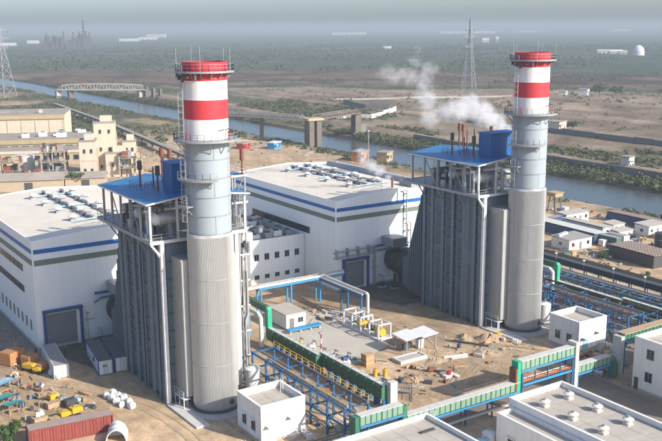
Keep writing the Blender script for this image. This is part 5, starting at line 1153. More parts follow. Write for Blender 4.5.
# ------------------------------------------------------------------ camp by the canal
def prefab(label, x, y, rz, l, w, h, wall='cabin_white', roof='grey_top', nwin=3, group='camp huts by the canal', gable=False):
    t = TL('camp_hut', label, 'hut', x, y, rz, group)
    t.p('wall', MB().box(-l / 2, l / 2, -w / 2, w / 2, 0, h), wall)
    if gable: t.p('roof', MB().ext([(-w / 2 - .3, h), (0, h + w * .16), (w / 2 + .3, h), (w / 2 + .3, h + .12), (0, h + w * .16 + .12), (-w / 2 - .3, h + .12)], 'x', -l / 2 - .3, l / 2 + .3), roof)
    else: t.p('roof', MB()._add([(-l / 2 - .25, -w / 2 - .25, h), (l / 2 + .25, -w / 2 - .25, h), (l / 2 + .25, w / 2 + .25, h + .3), (-l / 2 - .25, w / 2 + .25, h + .3), (-l / 2 - .25, -w / 2 - .25, h + .14), (l / 2 + .25, -w / 2 - .25, h + .14), (l / 2 + .25, w / 2 + .25, h + .44), (-l / 2 - .25, w / 2 + .25, h + .44)], [(3, 2, 1, 0), (4, 5, 6, 7), (0, 1, 5, 4), (1, 2, 6, 5), (2, 3, 7, 6), (3, 0, 4, 7)]), roof)
    for k in range(nwin):
        a = -l / 2 + (k + .5) * l / nwin; d = k == nwin // 2
        o = t.p('door' if d else 'window', MB().box(a - .45, a + .45, -w / 2 - .04, -w / 2 + .05, .1 if d else 1.1, 2.1), 'wall_grey' if d else 'glass_dark'); t.p('frame', MB().box(a - .55, a + .55, -w / 2 - .06, -w / 2 + .02, 2.1, 2.22), 'white_steel', under=o)
    o = t.p('window', MB().box(-l / 2 - .04, -l / 2 + .05, -.5, .5, 1.2, 2.0), 'glass_dark'); t.p('sill', MB().box(-l / 2 - .12, -l / 2 + .02, -.6, .6, 1.08, 1.2), 'white_steel', under=o)
    return t
hut = prefab('white camp hut with rooftop boxes nearest the boundary wall', 188.6, 165.6, 0, 9.0, 6.4, 2.9)
for k, (a, b_) in enumerate(((-3.6, 1.2), (-1.8, 1.8), (-.2, 2.2))): hut.p('roof_box', MB().box(a - .5, a + .5, b_ - .5, b_ + .5, 3.0, 3.9), 'cabin_white')
hut.p('fire_sign', MB().box(-3.0, -2.3, -3.27, -3.2, 1.0, 1.7), 'red_paint')
prefab('long shed with pale sheet roof in the middle of the camp', 199.0, 176.0, 88, 24, 5.0, 2.7, 'blue_cont', 'concrete_pale', 6)
prefab('long white hut parallel to the long pale roofed shed', 206.6, 176.0, 88, 16, 4.0, 2.7, 'cabin_white', 'roof_flat', 5)
prefab('white hut with blue windows farthest back left in the camp', 214.6, 188.5, 0, 10, 4, 2.8, 'cabin_white', 'roof_flat', 4)
prefab('small white hut beside the far left camp tank', 203.6, 191.6, 0, 5.0, 4, 2.6, 'cabin_white', 'roof_flat', 2)
prefab('white hut at the near end of the long camp shed', 207.2, 163.8, 0, 6.0, 3.2, 2.7, 'cabin_white', 'roof_flat', 2)
prefab('white hut with dark doorway right of the camp middle', 219.6, 163.4, 0, 8.0, 5.0, 3.0, 'cabin_white', 'roof_flat', 3)
prefab('low tan shed along the canal side of the camp', 226.5, 172.5, 88, 22, 4.6, 2.6, 'blue_cont', 'rust_roof', 5)
prefab('small white hut behind the dark doorway hut', 213.0, 171.4, 0, 5.0, 4.0, 2.6, 'cabin_white', 'roof_flat', 2)
prefab('small grey hut right of the dark doorway hut', 229.4, 161.2, 0, 4.5, 4.5, 2.8, 'cream_wall', 'rust_roof', 2)
prefab('white hut with orange sign partly behind the farther chimney', 178.2, 172.0, 0, 5.0, 6.0, 3.2, 'cabin_white', 'grey_top', 2)
prefab('large rusty roofed shed in front of the camp by the boundary wall', 192.2, 145.0, 86, 15, 8.5, 3.0, 'dark_steel', 'rust_roof', 4)
prefab('dark green walled shed behind the rusty roofed shed', 202.0, 138.6, 86, 11, 6.0, 2.8, 'green_cont', 'rust_roof', 3)
prefab('dark brown shed at the right edge by the canal', 236.2, 164.0, 84, 15, 4.0, 2.5, 'rust', 'rust_roof', 4)
container('green container at the near end of the long camp shed', 199.2, 161.2, 92, 6.1, 2.44, 2.6, 'green_cont', 'grey_top', ribs=False)
container('white container beside the green container in camp', 202.8, 161.6, 92, 6.1, 2.44, 2.6, 'cabin_white', 'grey_top', ribs=False)
container('blue container between camp huts near the far tank', 206.4, 188.0, 10, 6.1, 2.44, 2.6, 'blue_cont', 'grey_top', ribs=False)
container('dark container at the right of the rusty roofed shed', 205.8, 147.0, 80, 6.1, 2.44, 2.6, 'dark_steel', 'dark_steel', ribs=False)
tank('dark upright tank right of the rusty roofed shed', 207.6, 150.6, 1.9, 4.2, 'dark_steel')
t = T('water_tower', 'small green water tower with flat tan tank at the camp edge', 'water tower', (221.0, 202.0, 0))
for sx in (-1, 1):
    for sy in (-1, 1): t.p('leg', MB().bar((221 + sx * 1.6, 202 + sy * 1.6, 0), (221 + sx * 1.1, 202 + sy * 1.1, 5.2), .28), 'green_cont')
for z in (1.8, 3.6): t.p('brace', MB().bar((219.5, 200.5, z), (222.5, 203.5, z), .14).bar((219.5, 203.5, z), (222.5, 200.5, z), .14), 'green_cont')
t.p('tank', MB().box(219.2, 222.8, 200.2, 203.8, 5.2, 6.4), 'timber'); t.p('rim', MB().box(218.9, 223.1, 199.9, 204.1, 6.4, 6.6), 'timber')
rd = random.Random(31)
sm = ['white drum', 'blue drum', 'rusty drum', 'grey bin', 'white bin', 'tan box', 'dark box', 'green bin']
sc = ['white_steel', 'blue_cont', 'rust', 'grey_steel', 'cabin_white', 'timber', 'dark_steel', 'green_cont']
pl = ['beside the green container', 'near the white hut door', 'behind the rusty shed', 'by the long shed end', 'near the canal bank', 'left of the dark doorway hut', 'close to the water tower', 'near the boundary wall']
for k in range(24):
    x, y = [(204.6, 158.6), (195, 160), (197.6, 149.8), (205.6, 163), (232, 176), (214.2, 160.6), (218, 198.6), (178, 158)][k % 8]; x += rd.uniform(-1.8, 1.8) + (k // 8) * 1.6; y += rd.uniform(-1.8, 1.8); q = (k + 3 * (k // 8)) % 8
    t = T('camp_drum', '%s %s in the camp' % (sm[q], pl[k % 8]), 'drum', (x, y, 0), 'drums and bins in the camp'); s = rd.uniform(.6, .9)
    t.p('body', MB().cyl((x, y, 0), (x, y, s * 2.0), s, 12) if 'drum' in sm[q] else MB().box(x - s, x + s, y - s, y + s, .1, s * 1.9), sc[q], True); t.p('lid', MB().cyl((x, y, s * 2), (x, y, s * 2 + .1), s * 1.05, 12) if 'drum' in sm[q] else MB().box(x - s * 1.05, x + s * 1.05, y - s * 1.05, y + s * 1.05, s * 1.9, s * 1.9 + .1), sc[q], True)

# ------------------------------------------------------------------ old tan power plant behind the left hall
ROT = -23
def panels_front(t, x0, x1, y, z0, z1, n, m='cream_wall', gap=.25, frame='tan_wall'):
    for k in range(n):
        a = x0 + k * (x1 - x0) / n; b_ = a + (x1 - x0) / n
        t.p('facade_panel', MB().box(a + gap, b_ - gap, y - .18, y + .1, z0, z1), m)
t = TL('old_power_house', 'long tan power house with grey roof, farthest of the old plant at left', 'building', 137.3, 452.0, ROT)
t.p('wall', MB().box(-70, 0, 0, 33, 0, 17.6), 'tan_wall'); t.p('roof', MB().box(-70.4, .4, -.4, 33.4, 17.6, 18.0), 'old_roof'); t.p('cornice', MB().box(-70.2, .2, -.5, .1, 15.6, 17.55), 'tan_yellow')
panels_front(t, -68, -1, 0, 8.4, 14.8, 10)
for k in range(9): t.p('end_pilaster', MB().box(-.1, .25, 2 + k * 3.6, 2.5 + k * 3.6, 0, 17.5), 'cream_wall')
t.p('end_wall', MB().box(-.02, .12, .2, 32.8, 0, 17.5), 'cream_wall'); t.p('roof_vent', MB().box(-13, -11.5, 8, 9.5, 18, 19.6), 'cream_wall')
for k in range(6): t.p('roof_light', MB().box(-60 + k * 9, -55 + k * 9, 12, 14, 18.0, 18.7), 'old_roof')
t = TL('old_turbine_bay', 'long low tan hall with flat roof in front of the old power house', 'building', 136.0, 414.6, ROT)
t.p('wall', MB().box(-70, 0, 0, 24, 0, 9.6), 'tan_wall'); t.p('roof', MB().box(-70.4, .4, -.4, 24.4, 9.6, 10.0), 'old_roof'); t.p('cornice', MB().box(-70.3, .3, -.5, .05, 7.4, 9.5), 'tan_yellow')
for k in range(14):
    w_ = t.p('window', MB().box(-68.5 + k * 4.9, -65.4 + k * 4.9, -.06, .1, 3.6, 6.6), 'glass_band'); t.p('mullion', MB().box(-67.0 + k * 4.9, -66.8 + k * 4.9, -.12, .1, 3.6, 6.6), 'tan_wall', under=w_)
rd = random.Random(77)
for k in range(16):
    x = rd.uniform(-62, -3); y = rd.uniform(3, 22); w0, w1, hh = rd.uniform(.8, 2.4), rd.uniform(.8, 1.6), rd.uniform(.8, 2.2)
    o = t.p('roof_unit', MB().box(x - w0, x + w0, y - w1, y + w1, 10, 10 + hh), rd.choice(('white_steel', 'grey_steel', 'dark_steel', 'white_steel'))); t.p('fan_ring', MB().cyl((x, y, 10 + hh), (x, y, 10.25 + hh), w1 * .7, 10), 'dark_steel', under=o)
t = TL('old_office_wing', 'low tan wing with a window row, in front of the long low tan hall', 'building', 128.2, 399.0, ROT)
t.p('wall', MB().box(-52, 0, 0, 11, 0, 6.6), 'tan_wall'); t.p('roof', MB().box(-52.4, .4, -.4, 11.4, 6.6, 7.0), 'old_roof'); t.p('fascia', MB().box(-52.3, .3, -.45, .05, 5.2, 6.5), 'cream_wall')
for k in range(12): w_ = t.p('window', MB().box(-50 + k * 4.2, -47.6 + k * 4.2, -.06, .1, 2.0, 4.2), 'glass_band'); t.p('sill', MB().box(-50.1 + k * 4.2, -47.5 + k * 4.2, -.2, .05, 1.85, 2.0), 'cream_wall', under=w_)
for k, (x, y, l, w, h, lab, nz) in enumerate(((121.5, 361.5, 8.5, 9, 21.8, 'tall cream block of the old plant with roof hut', 3), (112.4, 353.2, 6.4, 10, 15.6, 'middle cream block in front of the tall cream block', 2), (124.0, 356.0, 9.5, 8, 9.6, 'low cream block right of the middle cream block', 1), (133.0, 360.0, 5.4, 8, 13.4, 'narrow cream block at the right end of the old plant', 2))):
    t = TL('old_cream_block', lab, 'building', x, y, ROT, 'cream blocks of the old plant'); t.p('wall', MB().box(0, l, 0, w, 0, h), 'cream_wall'); t.p('roof', MB().box(-.2, l + .2, -.2, w + .2, h, h + .4), 'old_roof')
    t.p('roof_hut', MB().box(l * .3, l * .85, w * .3, w * .8, h + .4, h + 2.6), 'cream_wall'); t.p('joint', MB().box(.0, l, -.06, .04, h * .5, h * .5 + .25), 'tan_wall')
    for j in range(nz):
        z = h * (j + .5) / nz - .6
        for a in (.3, .72): w_ = t.p('window', MB().box(l * a - .5, l * a + .5, -.06, .08, z, z + 1.5), 'glass_band'); t.p('sill', MB().box(l * a - .6, l * a + .6, -.2, .05, z - .18, z), 'tan_wall', under=w_)
        w_ = t.p('window', MB().box(-.06, .08, w * .5 - .6, w * .5 + .6, z, z + 1.6), 'glass_band'); t.p('sill', MB().box(-.2, .05, w * .5 - .7, w * .5 + .7, z - .18, z), 'tan_wall', under=w_)
    for j in range(3): t.p('wall_duct', MB().box(l + .0, l + .5, 1 + j * 2, 1.6 + j * 2, 0, h * .8), 'tan_wall')
# old boiler frames and tanks in front
tank('large grey round tank in front of the old tan plant', 96.5, 376, 4.2, 9.0, 'concrete_pale'); tank('pale narrow tank beside the large grey round tank', 103.6, 373, 2.2, 7.0, 'white_steel')
tank('second pale narrow tank beside the large grey round tank', 108.6, 372, 2.0, 6.2, 'concrete_pale')
def frame_block(label, x, y, l, w, h, seed):
    t = TL('steel_frame', label, 'steel frame', x, y, ROT, 'open steel frames of the old plant'); rd = random.Random(seed)
    nx_, ny_ = max(1, int(l / 5)), max(1, int(w / 5)); zs_ = [4, 8, 12, 16][:max(1, int(h / 4))]
    for i in range(nx_ + 1):
        for j in range(ny_ + 1): t.p('column', MB().box(i * l / nx_ - .25, i * l / nx_ + .25, j * w / ny_ - .25, j * w / ny_ + .25, 0, zs_[-1] + .6), 'tan_wall')
    for z in zs_:
        t.p('floor', MB().box(-.5, l + .5, -.5, w + .5, z - .2, z), 'old_roof'); q = MB(); rails(q, [(-.4, -.4, z), (l + .4, -.4, z)], 1.1, .1, 2.5); t.p('handrail', q, 'tan_wall')
        for k in range(int(l * w / 9)): a, b_ = rd.uniform(0, l), rd.uniform(0, w); s = rd.uniform(.5, 1.3); t.p('equipment', MB().box(a - s, a + s, b_ - s, b_ + s, z, z + rd.uniform(.8, 3.0)), rd.choice(('grey_steel', 'old_roof', 'tan_wall', 'dark_steel', 'rust')))
    for k in range(int(l / 2)): a, b_ = rd.uniform(0, l), rd.uniform(0, w); t.p('pipe', MB().cyl((a, b_, 0), (a, b_, zs_[-1] + rd.uniform(0, 3)), rd.uniform(.2, .5), 8), rd.choice(('grey_steel', 'rust', 'concrete_pale')), True)
    return t
frame_block('open steel frame crowded with old equipment left of the cream blocks', 98.5, 358, 9, 9, 12, 1)
frame_block('low open steel frame at the left edge of the old plant', 78, 368, 14, 8, 8, 2)
frame_block('wide low steel frame between the tanks and cream blocks', 88, 352, 10, 6, 5, 3)
frame_block('small steel frame beside the narrow cream block', 128.0, 351, 9, 5, 8, 4)
t = TL('old_shed', 'low tan roofed shed right behind the left hall', 'shed', 78, 346, ROT); t.p('wall', MB().box(0, 24, 0, 9, 0, 4), 'tan_wall'); t.p('roof', MB().ext([(-.5, 4), (4.5, 6.2), (9.5, 4), (9.5, 4.2), (4.5, 6.45), (-.5, 4.2)], 'x', -.6, 24.6), 'old_roof'); t.p('door', MB().box(10, 13, -.08, .1, 0, 3.2), 'dark_steel')
t = TL('old_shed', 'second low shed nearer the cream blocks behind the left hall', 'shed', 102, 340, ROT); t.p('wall', MB().box(0, 15, 0, 8, 0, 3.6), 'tan_wall'); t.p('roof', MB().ext([(-.5, 3.6), (4, 5.4), (8.5, 3.6), (8.5, 3.8), (4, 5.65), (-.5, 3.8)], 'x', -.6, 15.6), 'old_roof'); t.p('door', MB().box(6, 9, -.08, .1, 0, 3.0), 'dark_steel')
# dark conveyor/track running back along the old plant
t = T('rail_embankment', 'dark raised conveyor line running back from the old plant to the canal', 'conveyor', (180, 450, 0))
pth = [(163, 340), (168, 372), (176, 432), (188, 520), (196, 600), (206, 700)]
for (a, b_), (c, d) in zip(pth[:-1], pth[1:]):
    n = 4
    for k in range(n):
        p0 = Vector((a + (c - a) * k / n, b_ + (d - b_) * k / n, 2.8)); p1 = Vector((a + (c - a) * (k + 1) / n, b_ + (d - b_) * (k + 1) / n, 2.8))
        t.p('trough', MB().bar(p0, p1, 2.6, 1.2), 'dark_steel'); t.p('deck_cover', MB().bar(p0 + Vector((0, 0, .7)), p1 + Vector((0, 0, .7)), 2.9, .15), 'old_roof'); t.p('trestle', MB().box(p0.x - .9, p0.x + .9, p0.y - .3, p0.y + .3, 0, 2.2), 'wall_grey')

# ------------------------------------------------------------------ bridges over the canal
def span(t, a, b_, w, zd, ht, n, m, truss=True, camel=0.):
    hz_ = lambda k: Vector((0, 0, ht * (1 - camel + camel * math.sin(PI * k / n))))
    a = Vector((*a, zd)); b_ = Vector((*b_, zd)); d = (b_ - a).normalized(); s = Vector((-d.y, d.x, 0)) * (w / 2)
    t.p('deck', MB().bar(a, b_, w, .6), m)
    for sg in (-1, 1):
        o = s * sg
        t.p('bottom_chord', MB().bar(a + o, b_ + o, .5, .7), m)
        if truss:
            for k in range(n + 1):
                p = a.lerp(b_, k / n) + o
                if 0 < k < n: t.p('vertical', MB().bar(p, p + hz_(k), .3), m)
                if k < n:
                    q = a.lerp(b_, (k + 1) / n) + o
                    if 0 < k < n - 1: t.p('top_chord', MB().bar(p + hz_(k), q + hz_(k + 1), .5, .5), m)
                    if k == 0: t.p('diagonal', MB().bar(p, q + hz_(1), .4), m)
                    elif k == n - 1: t.p('diagonal', MB().bar(p + hz_(k), q, .4), m)
                    else: t.p('diagonal', MB().bar(p + (hz_(k) if k % 2 else Vector()), q + (Vector() if k % 2 else hz_(k + 1)), .3), m)
t = T('truss_bridge', 'white steel truss bridge over the canal, far at left', 'bridge', (270, 770, 0))
span(t, (238, 796), (300, 746), 7, 7.2, 5.2, 14, 'bridge_white', camel=.22)
for f in (.0, .14, .93, 1.0):
    x, y = 238 + 62 * f, 796 - 50 * f; t.p('pier', MB().box(x - 2, x + 2, y - 2.5, y + 2.5, -4, 6.6), 'bridge_white' if f in (0., .93) else 'bridge_pier')
for k in range(3): t.p('approach_pile', MB().box(299 + k * 5, 301 + k * 5, 744 - k * 3, 748 - k * 3, -3, 10 - k), 'bridge_pier')
t = T('pipe_trestle', 'long low pipe trestle bridge running to the dark canal pier', 'bridge', (240, 425, 0))
A_, B_ = (212, 478), (249, 402)
span(t, A_, B_, 4.6, 12.6, 1.8, 22, 'bridge_white')
for k in range(3): f = k / 3; t.p('trestle_leg', MB().box(A_[0] + 37 * f - .8, A_[0] + 37 * f + .8, A_[1] - 76 * f - .8, A_[1] - 76 * f + .8, -1, 12.2), 'bridge_pier')
for k in range(4): t.p('pipe', MB().bar((A_[0] - 1.4 + k * .9, A_[1], 13.3), (B_[0] - 1.4 + k * .9, B_[1], 13.3), .6), 'timber' if k % 2 else 'grey_steel')
t = T('canal_pier', 'dark twin column pier with tan cap standing in the canal edge', 'pier', (250.5, 396, -4))
for x in (247.6, 252.2): t.p('column', MB().box(x - 1.5, x + 1.5, 393.6, 398.6, -4.6, 12.4), 'bridge_pier')
t.p('cap', MB().box(245.2, 254.6, 393.0, 399.0, 12.4, 13.6), 'tan_wall')
t = T('girder_bridge', 'dark girder span from the canal pier to the far bank', 'bridge', (270, 408, 0))
span(t, (253, 400), (292, 417), 5, 12.4, 2.0, 12, 'bridge_pier'); t.p('abutment', MB().box(290, 294, 415, 419.5, 0, 12.0), 'bridge_pier'); t.p('abutment_tower', MB().box(294.2, 298, 415.5, 419, 0, 6), 'wall_grey')

# ------------------------------------------------------------------ walls, small structures beyond the canal
def wall_run(name, label, pts, h, th, m, step=12):
    t = T(name, label, 'wall', (*pts[0], 0))
    for a, b_ in zip(pts[:-1], pts[1:]):
        a = Vector((*a, 0)); b_ = Vector((*b_, 0)); n = max(1, int((b_ - a).length / step))
        for k in range(n):
            p0, p1 = a.lerp(b_, k / n), a.lerp(b_, (k + .985) / n); p0.z = p1.z = float(ground_h(np.array([p0.x]), np.array([p0.y]))[0]) + h / 2 - .3
            t.p('panel', MB().bar(p0, p1, th, h + .6), m)
    return t
wall_run('retaining_wall', 'pale curved retaining wall round the raised ground beyond the trestle', [(338, 500), (352, 486), (376, 498), (408, 532)], 2.8, 1.0, 'concrete_pale', 8)
wall_run('retaining_wall', 'dark sloping wall between the pale wall and the old bridge', [(408, 600), (398, 570), (392, 548), (404, 533)], 3.2, 1.0, 'wall_grey', 8)
wall_run('retaining_wall', 'long grey flood wall on the far canal bank at right', [(303, 150), (303, 280), (304, 380)], 2.6, .8, 'wall_grey', 9)
wall_run('retaining_wall', 'second dark embankment wall behind the flood wall', [(374, 230), (376, 330), (392, 440), (396, 470)], 3.2, 1.2, 'wall_grey', 12)
wall_run('retaining_wall', 'pale far wall line beyond the raised ground', [(414, 628), (470, 604), (560, 566)], 1.3, 1.0, 'concrete', 20)
def small_house(label, x, y, rz, l, w, h, m='far_white', roof='old_roof'):
    t = TL('outlying_house', label, 'house', x, y, rz); t.p('wall', MB().box(-l / 2, l / 2, -w / 2, w / 2, 0, h), m); t.p('roof', MB().box(-l / 2 - .3, l / 2 + .3, -w / 2 - .3, w / 2 + .3, h, h + .4), roof)
    for k in range(max(2, int(l / 4))): a = -l / 2 + (k + .5) * l / max(2, int(l / 4)); t.p('window', MB().box(a - .6, a + .6, -w / 2 - .05, -w / 2 + .1, 1.2, 2.6), 'glass_band')
    t.p('porch', MB().box(-l / 2, -l / 4, -w / 2 - 2.0, -w / 2, h * .7, h * .75), roof); return t
small_house('white house with a green tree just right of the farther chimney top', 622, 541, 30, 12, 8, 5); small_house('low white outbuilding left of the white house', 608, 552, 30, 8, 6, 3.2)
small_house('grey house beside the farther chimney platform', 398, 366, 20, 11, 9, 5.2, 'cream_wall'); small_house('low shed left of the grey house', 386, 376, 20, 8, 7, 3.6, 'wall_grey')
small_house('small concrete hut on the flood wall at right', 312, 246, 10, 4.5, 4, 5.5, 'concrete_pale')
small_house('small white cabin on the curved retaining wall end', 336, 498, 30, 6, 4, 4)
small_house('brown shed on the sand behind the middle hall', 236, 334, 30, 9, 5, 4.2, 'orange_wood'); small_house('tan shed beside the brown one behind the middle hall', 244, 326, 30, 7, 5, 4, 'timber')
small_house('blue and white stall behind the nearer chimney', 224, 392, 30, 7, 4, 3.2, 'blue_bright', 'far_white'); small_house('red stall beside the blue one behind the nearer chimney', 212, 402, 30, 7, 4, 2.6, 'red_paint')
t = T('mast', 'thin grey mast standing behind the middle hall roof', 'mast', (232, 322, 0)); t.p('pole', MB().cyl((232, 322, 0), (232, 322, 15), .18, 8), 'grey_steel'); t.p('head', MB().box(231.4, 232.6, 321.6, 322.4, 14.6, 15.2), 'grey_steel')

# ------------------------------------------------------------------ pylons
def pylon(label, x, y, H, rz, base=11.):
    t = TL('pylon', label, 'pylon', x, y, rz, 'lattice power pylons'); lv = [0, 10, 19, 27, 34, 40, 45.5, 50.5, 55, 59, 62.5, 65.5]; sc_ = H / 65.5
    def half(z): z /= sc_; return base / 2 * (1 - z / 52) + .9 * z / 52 if z < 52 else .9 * (1 - .75 * (z - 52) / 14)
    th = .46
    cs = [(-1, -1), (1, -1), (1, 1), (-1, 1)]
    for i, (a, b_) in enumerate(zip(lv[:-1], lv[1:])):
        a *= sc_; b_ *= sc_; ha, hb = half(a), half(b_)
        for k in range(4):
            c, d = cs[k], cs[(k + 1) % 4]
            t.p('leg', MB().bar((c[0] * ha, c[1] * ha, a), (c[0] * hb, c[1] * hb, b_), th), 'pylon_steel')
            t.p('diagonal', MB().bar((c[0] * ha, c[1] * ha, a), (d[0] * hb, d[1] * hb, b_), .27), 'pylon_steel'); t.p('diagonal', MB().bar((d[0] * ha, d[1] * ha, a), (c[0] * hb, c[1] * hb, b_), .27), 'pylon_steel')
            t.p('horizontal', MB().bar((c[0] * hb, c[1] * hb, b_), (d[0] * hb, d[1] * hb, b_), .2), 'pylon_steel')
    for z, w in ((57.5, 9), (50, 11), (42, 9.5)):
        z *= sc_
        for sg in (-1, 1):
            h_ = half(z)
            q = MB()
            for sy in (-1, 1): q.bar((sg * h_, sy * h_, z), (sg * w, 0, z + .4), .22); q.bar((sg * h_, sy * h_, z + 2.4), (sg * w, 0, z + .4), .18)
            ar = t.p('cross_arm', q, 'pylon_steel'); t.p('insulator', MB().cyl((sg * (w - .2), 0, z + .3), (sg * (w - .2), 0, z - 3), .16, 6), 'dark_steel', under=ar)
    return t
pylon('lattice pylon at the left edge beyond the old plant', 201, 832, 66.5, 30, 15); pylon('lattice pylon standing between the chimneys beyond the canal', 528, 586, 65.8, 25)

# ------------------------------------------------------------------ far buildings
def far_block(label, x, y, rz, l, w, h, m='far_white', name='far_building', bays=6):
    t = TL(name, label, 'building', x, y, rz, 'far buildings on the plain'); t.p('wall', MB().box(-l / 2, l / 2, -w / 2, w / 2, 0, h), m); t.p('roof', MB().ext([(-w / 2 - 1, h), (0, h + w * .12), (w / 2 + 1, h)], 'x', -l / 2 - 1, l / 2 + 1), m)
    for k in range(bays): a = -l / 2 + (k + .5) * l / bays; t.p('bay_door', MB().box(a - l / bays * .25, a + l / bays * .25, -w / 2 - .3, -w / 2 + .3, 0, h * .6), 'wall_grey')
    return t
far = [(1548, 1262, -40, 34, 16, 6, 'long white shed touching the white dome'), (1590, 1318, -40, 52, 16, 6, 'longer white shed left of the first dome shed'), (1530, 1235, -40, 16, 12, 7, 'smaller white shed between the dome and long sheds'), (1395, 985, -35, 9, 8, 8, 'white far house near the right edge below the dome'), (1420, 960, -35, 26, 12, 4, 'low white row below the dome at the right edge'),
       (3650, 5300, -30, 240, 60, 11, 'white far sheds on the horizon left of centre steam'), (4700, 5250, -30, 420, 70, 11, 'widest white sheds on the horizon above the steam'), (2150, 5150, -30, 110, 60, 14, 'white shed on the horizon right of the nearer chimney'), (1750, 4300, -20, 90, 40, 9, 'white shed on the horizon left of the nearer chimney'), (1500, 3900, -20, 90, 40, 8, 'pale shed on the left horizon beyond the dark refinery'), (1020, 3700, -10, 46, 30, 9, 'pale shed left of the dark refinery on the plain'), (820, 3300, -10, 60, 30, 7, 'low pale shed at far left of the plain'),
       (6400, 5200, -40, 160, 60, 12, 'white shed on the right horizon above the dome'), (5600, 5500, -40, 140, 60, 11, 'pale shed on the horizon right of the farther pylon'), (2300, 2470, -30, 26, 16, 14, 'white tall far building right of centre on the plain'), (2330, 2440, -30, 9, 9, 20, 'narrow white block beside the tall far building'), (1450, 1930, -20, 20, 12, 7, 'tiny white house on the green plain')]
for x, y, rz, l, w, h, lab in far: far_block(lab, x, y, rz, l, w, h)
t = TL('storage_dome', 'large white dome on the plain near the right edge', 'dome', 1522, 1190, 0)
t.p('shell', MB().lathe(0, 0, [(10.6, 0), (11.4, 5), (11.2, 9), (10, 13), (7.6, 16.6), (4.2, 19), (1.8, 19.8), (.05, 20)], 40), 'dome_white', True); t.p('skirt', MB().lathe(0, 0, [(12, 0), (12, 2), (11, 2.2)], 40), 'far_white', True); t.p('cap', MB().lathe(0, 0, [(1.2, 19.6), (1.2, 20.4), (.05, 20.7)], 16), 'dome_white', True)
t = TL('far_tower', 'dark block on the plain at the right edge beside the dome', 'building', 1590, 1135, 0); t.p('block', MB().box(-24, 24, -14, 14, 0, 30), 'far_dark'); t.p('tower', MB().box(-20, -6, -10, 10, 30, 44).box(4, 18, -10, 10, 30, 38), 'far_dark'); t.p('stack', MB().cyl((0, 0, 30), (0, 0, 52), 2, 10), 'far_dark')
t = TL('refinery', 'dark hazy refinery with one tall chimney on the left horizon', 'refinery', 880, 2800, -18)
rd = random.Random(4)
for k in range(22): x = -72 + k * 6.6; h = rd.uniform(14, 38) + (14 if 14 < k < 21 else 0) - (12 if 8 < k < 13 else 0); t.p('process_block', MB().box(x - 4.5, x + 4.5, rd.uniform(-18, -5), rd.uniform(6, 20), 0, h), 'far_dark'); 
for k in range(12): x = rd.uniform(-70, 68); t.p('column', MB().cyl((x, 0, 0), (x, 0, rd.uniform(30, 52)), 1.9, 8), 'far_dark', True)
t.p('chimney', MB().cyl((46, 0, 0), (46, 0, 84), 4.2, 12, 2.6), 'far_dark', True)

# ------------------------------------------------------------------ vegetation
def leaf_cloud(name, cx, cy, cz, rad, hgt, K, m, lab=None, cat='shrubs', stuff=True, seed=1):
    g = np.random.default_rng(seed); n = len(cx)
    d = g.normal(size=(n, K, 3)); d /= np.linalg.norm(d, axis=-1, keepdims=True); d *= g.uniform(.35, 1., (n, K, 1)) ** .5; d[..., 2] = np.abs(d[..., 2])
    c = np.stack([cx, cy, cz], -1)[:, None, :] + d * np.stack([rad, rad, hgt], -1)[:, None, :]
    nn = d + g.normal(size=d.shape) * .6 + np.array([0, 0, .35]); nn /= np.linalg.norm(nn, axis=-1, keepdims=True)
    a = np.cross(nn, g.normal(size=d.shape)); a /= np.linalg.norm(a, axis=-1, keepdims=True); b_ = np.cross(nn, a)
    s = (rad[:, None] * g.uniform(.18, .42, (n, K)) * (14. / max(K, 14)) ** .25)[..., None]
    V = np.stack([c - a * s * 1.1, c - b_ * s * .7, c + a * s, c + b_ * s * .8], 2).reshape(-1, 3)
    me = bpy.data.meshes.new(name); nf = n * K
    me.vertices.add(nf * 4); me.vertices.foreach_set('co', V.astype(np.float32).ravel()); me.loops.add(nf * 4); me.loops.foreach_set('vertex_index', np.arange(nf * 4, dtype=np.int32))
    me.polygons.add(nf); me.polygons.foreach_set('loop_start', np.arange(0, nf * 4, 4, dtype=np.int32)); me.polygons.foreach_set('loop_total', np.full(nf, 4, dtype=np.int32)); me.update(); me.validate()
    me.materials.append(MATS[m]); o = bpy.data.objects.new(name, me); COL.objects.link(o)
    if stuff: o['kind'] = 'stuff'; o['label'] = lab; o['category'] = cat
    return o
def scatter(n, x0, x1, y0, y1, dens, seed):
    g = np.random.default_rng(seed); x = g.uniform(x0, x1, n); y = g.uniform(y0, y1, n); k = g.uniform(0, 1, n) < dens(x, y)
    b_ = np.degrees(HEAD - np.arctan2(y, x)); k &= np.abs(b_) < 27; return x[k], y[k]
def shrub_field(name, lab, parts, K, m, seed):
    X = np.concatenate([p[0] for p in parts]); Y = np.concatenate([p[1] for p in parts]); S = np.concatenate([np.random.default_rng(seed + i).uniform(p[2], p[3], len(p[0])) for i, p in enumerate(parts)])
    return leaf_cloud(name, X, Y, ground_h(X, Y) - .2, S, S * np.random.default_rng(seed).uniform(.7, 1.25, len(S)), K, m, lab, seed=seed)
f30 = lambda x, y: fbm(x / 45., y / 45., 31)
near_b = scatter(2600, 233, 246.5, 140, 1000, lambda x, y: sstep(.36, .56, fbm(x / 30., y / 30., 31)) * sstep(232, 238, x), 1)
far_b = scatter(5200, 286, 303, 140, 1000, lambda x, y: sstep(.3, .5, fbm(x / 30., y / 30., 31)), 2)
band = scatter(2600, 322, 376, 180, 640, lambda x, y: sstep(.46, .60, f30(x, y) * .7 + .3 * fbm(x / 150., y / 150., 33) + .04), 3)
westb = scatter(2600, 120, 240, 440, 1050, lambda x, y: .9 * sstep(.42, .60, f30(x, y)), 4)
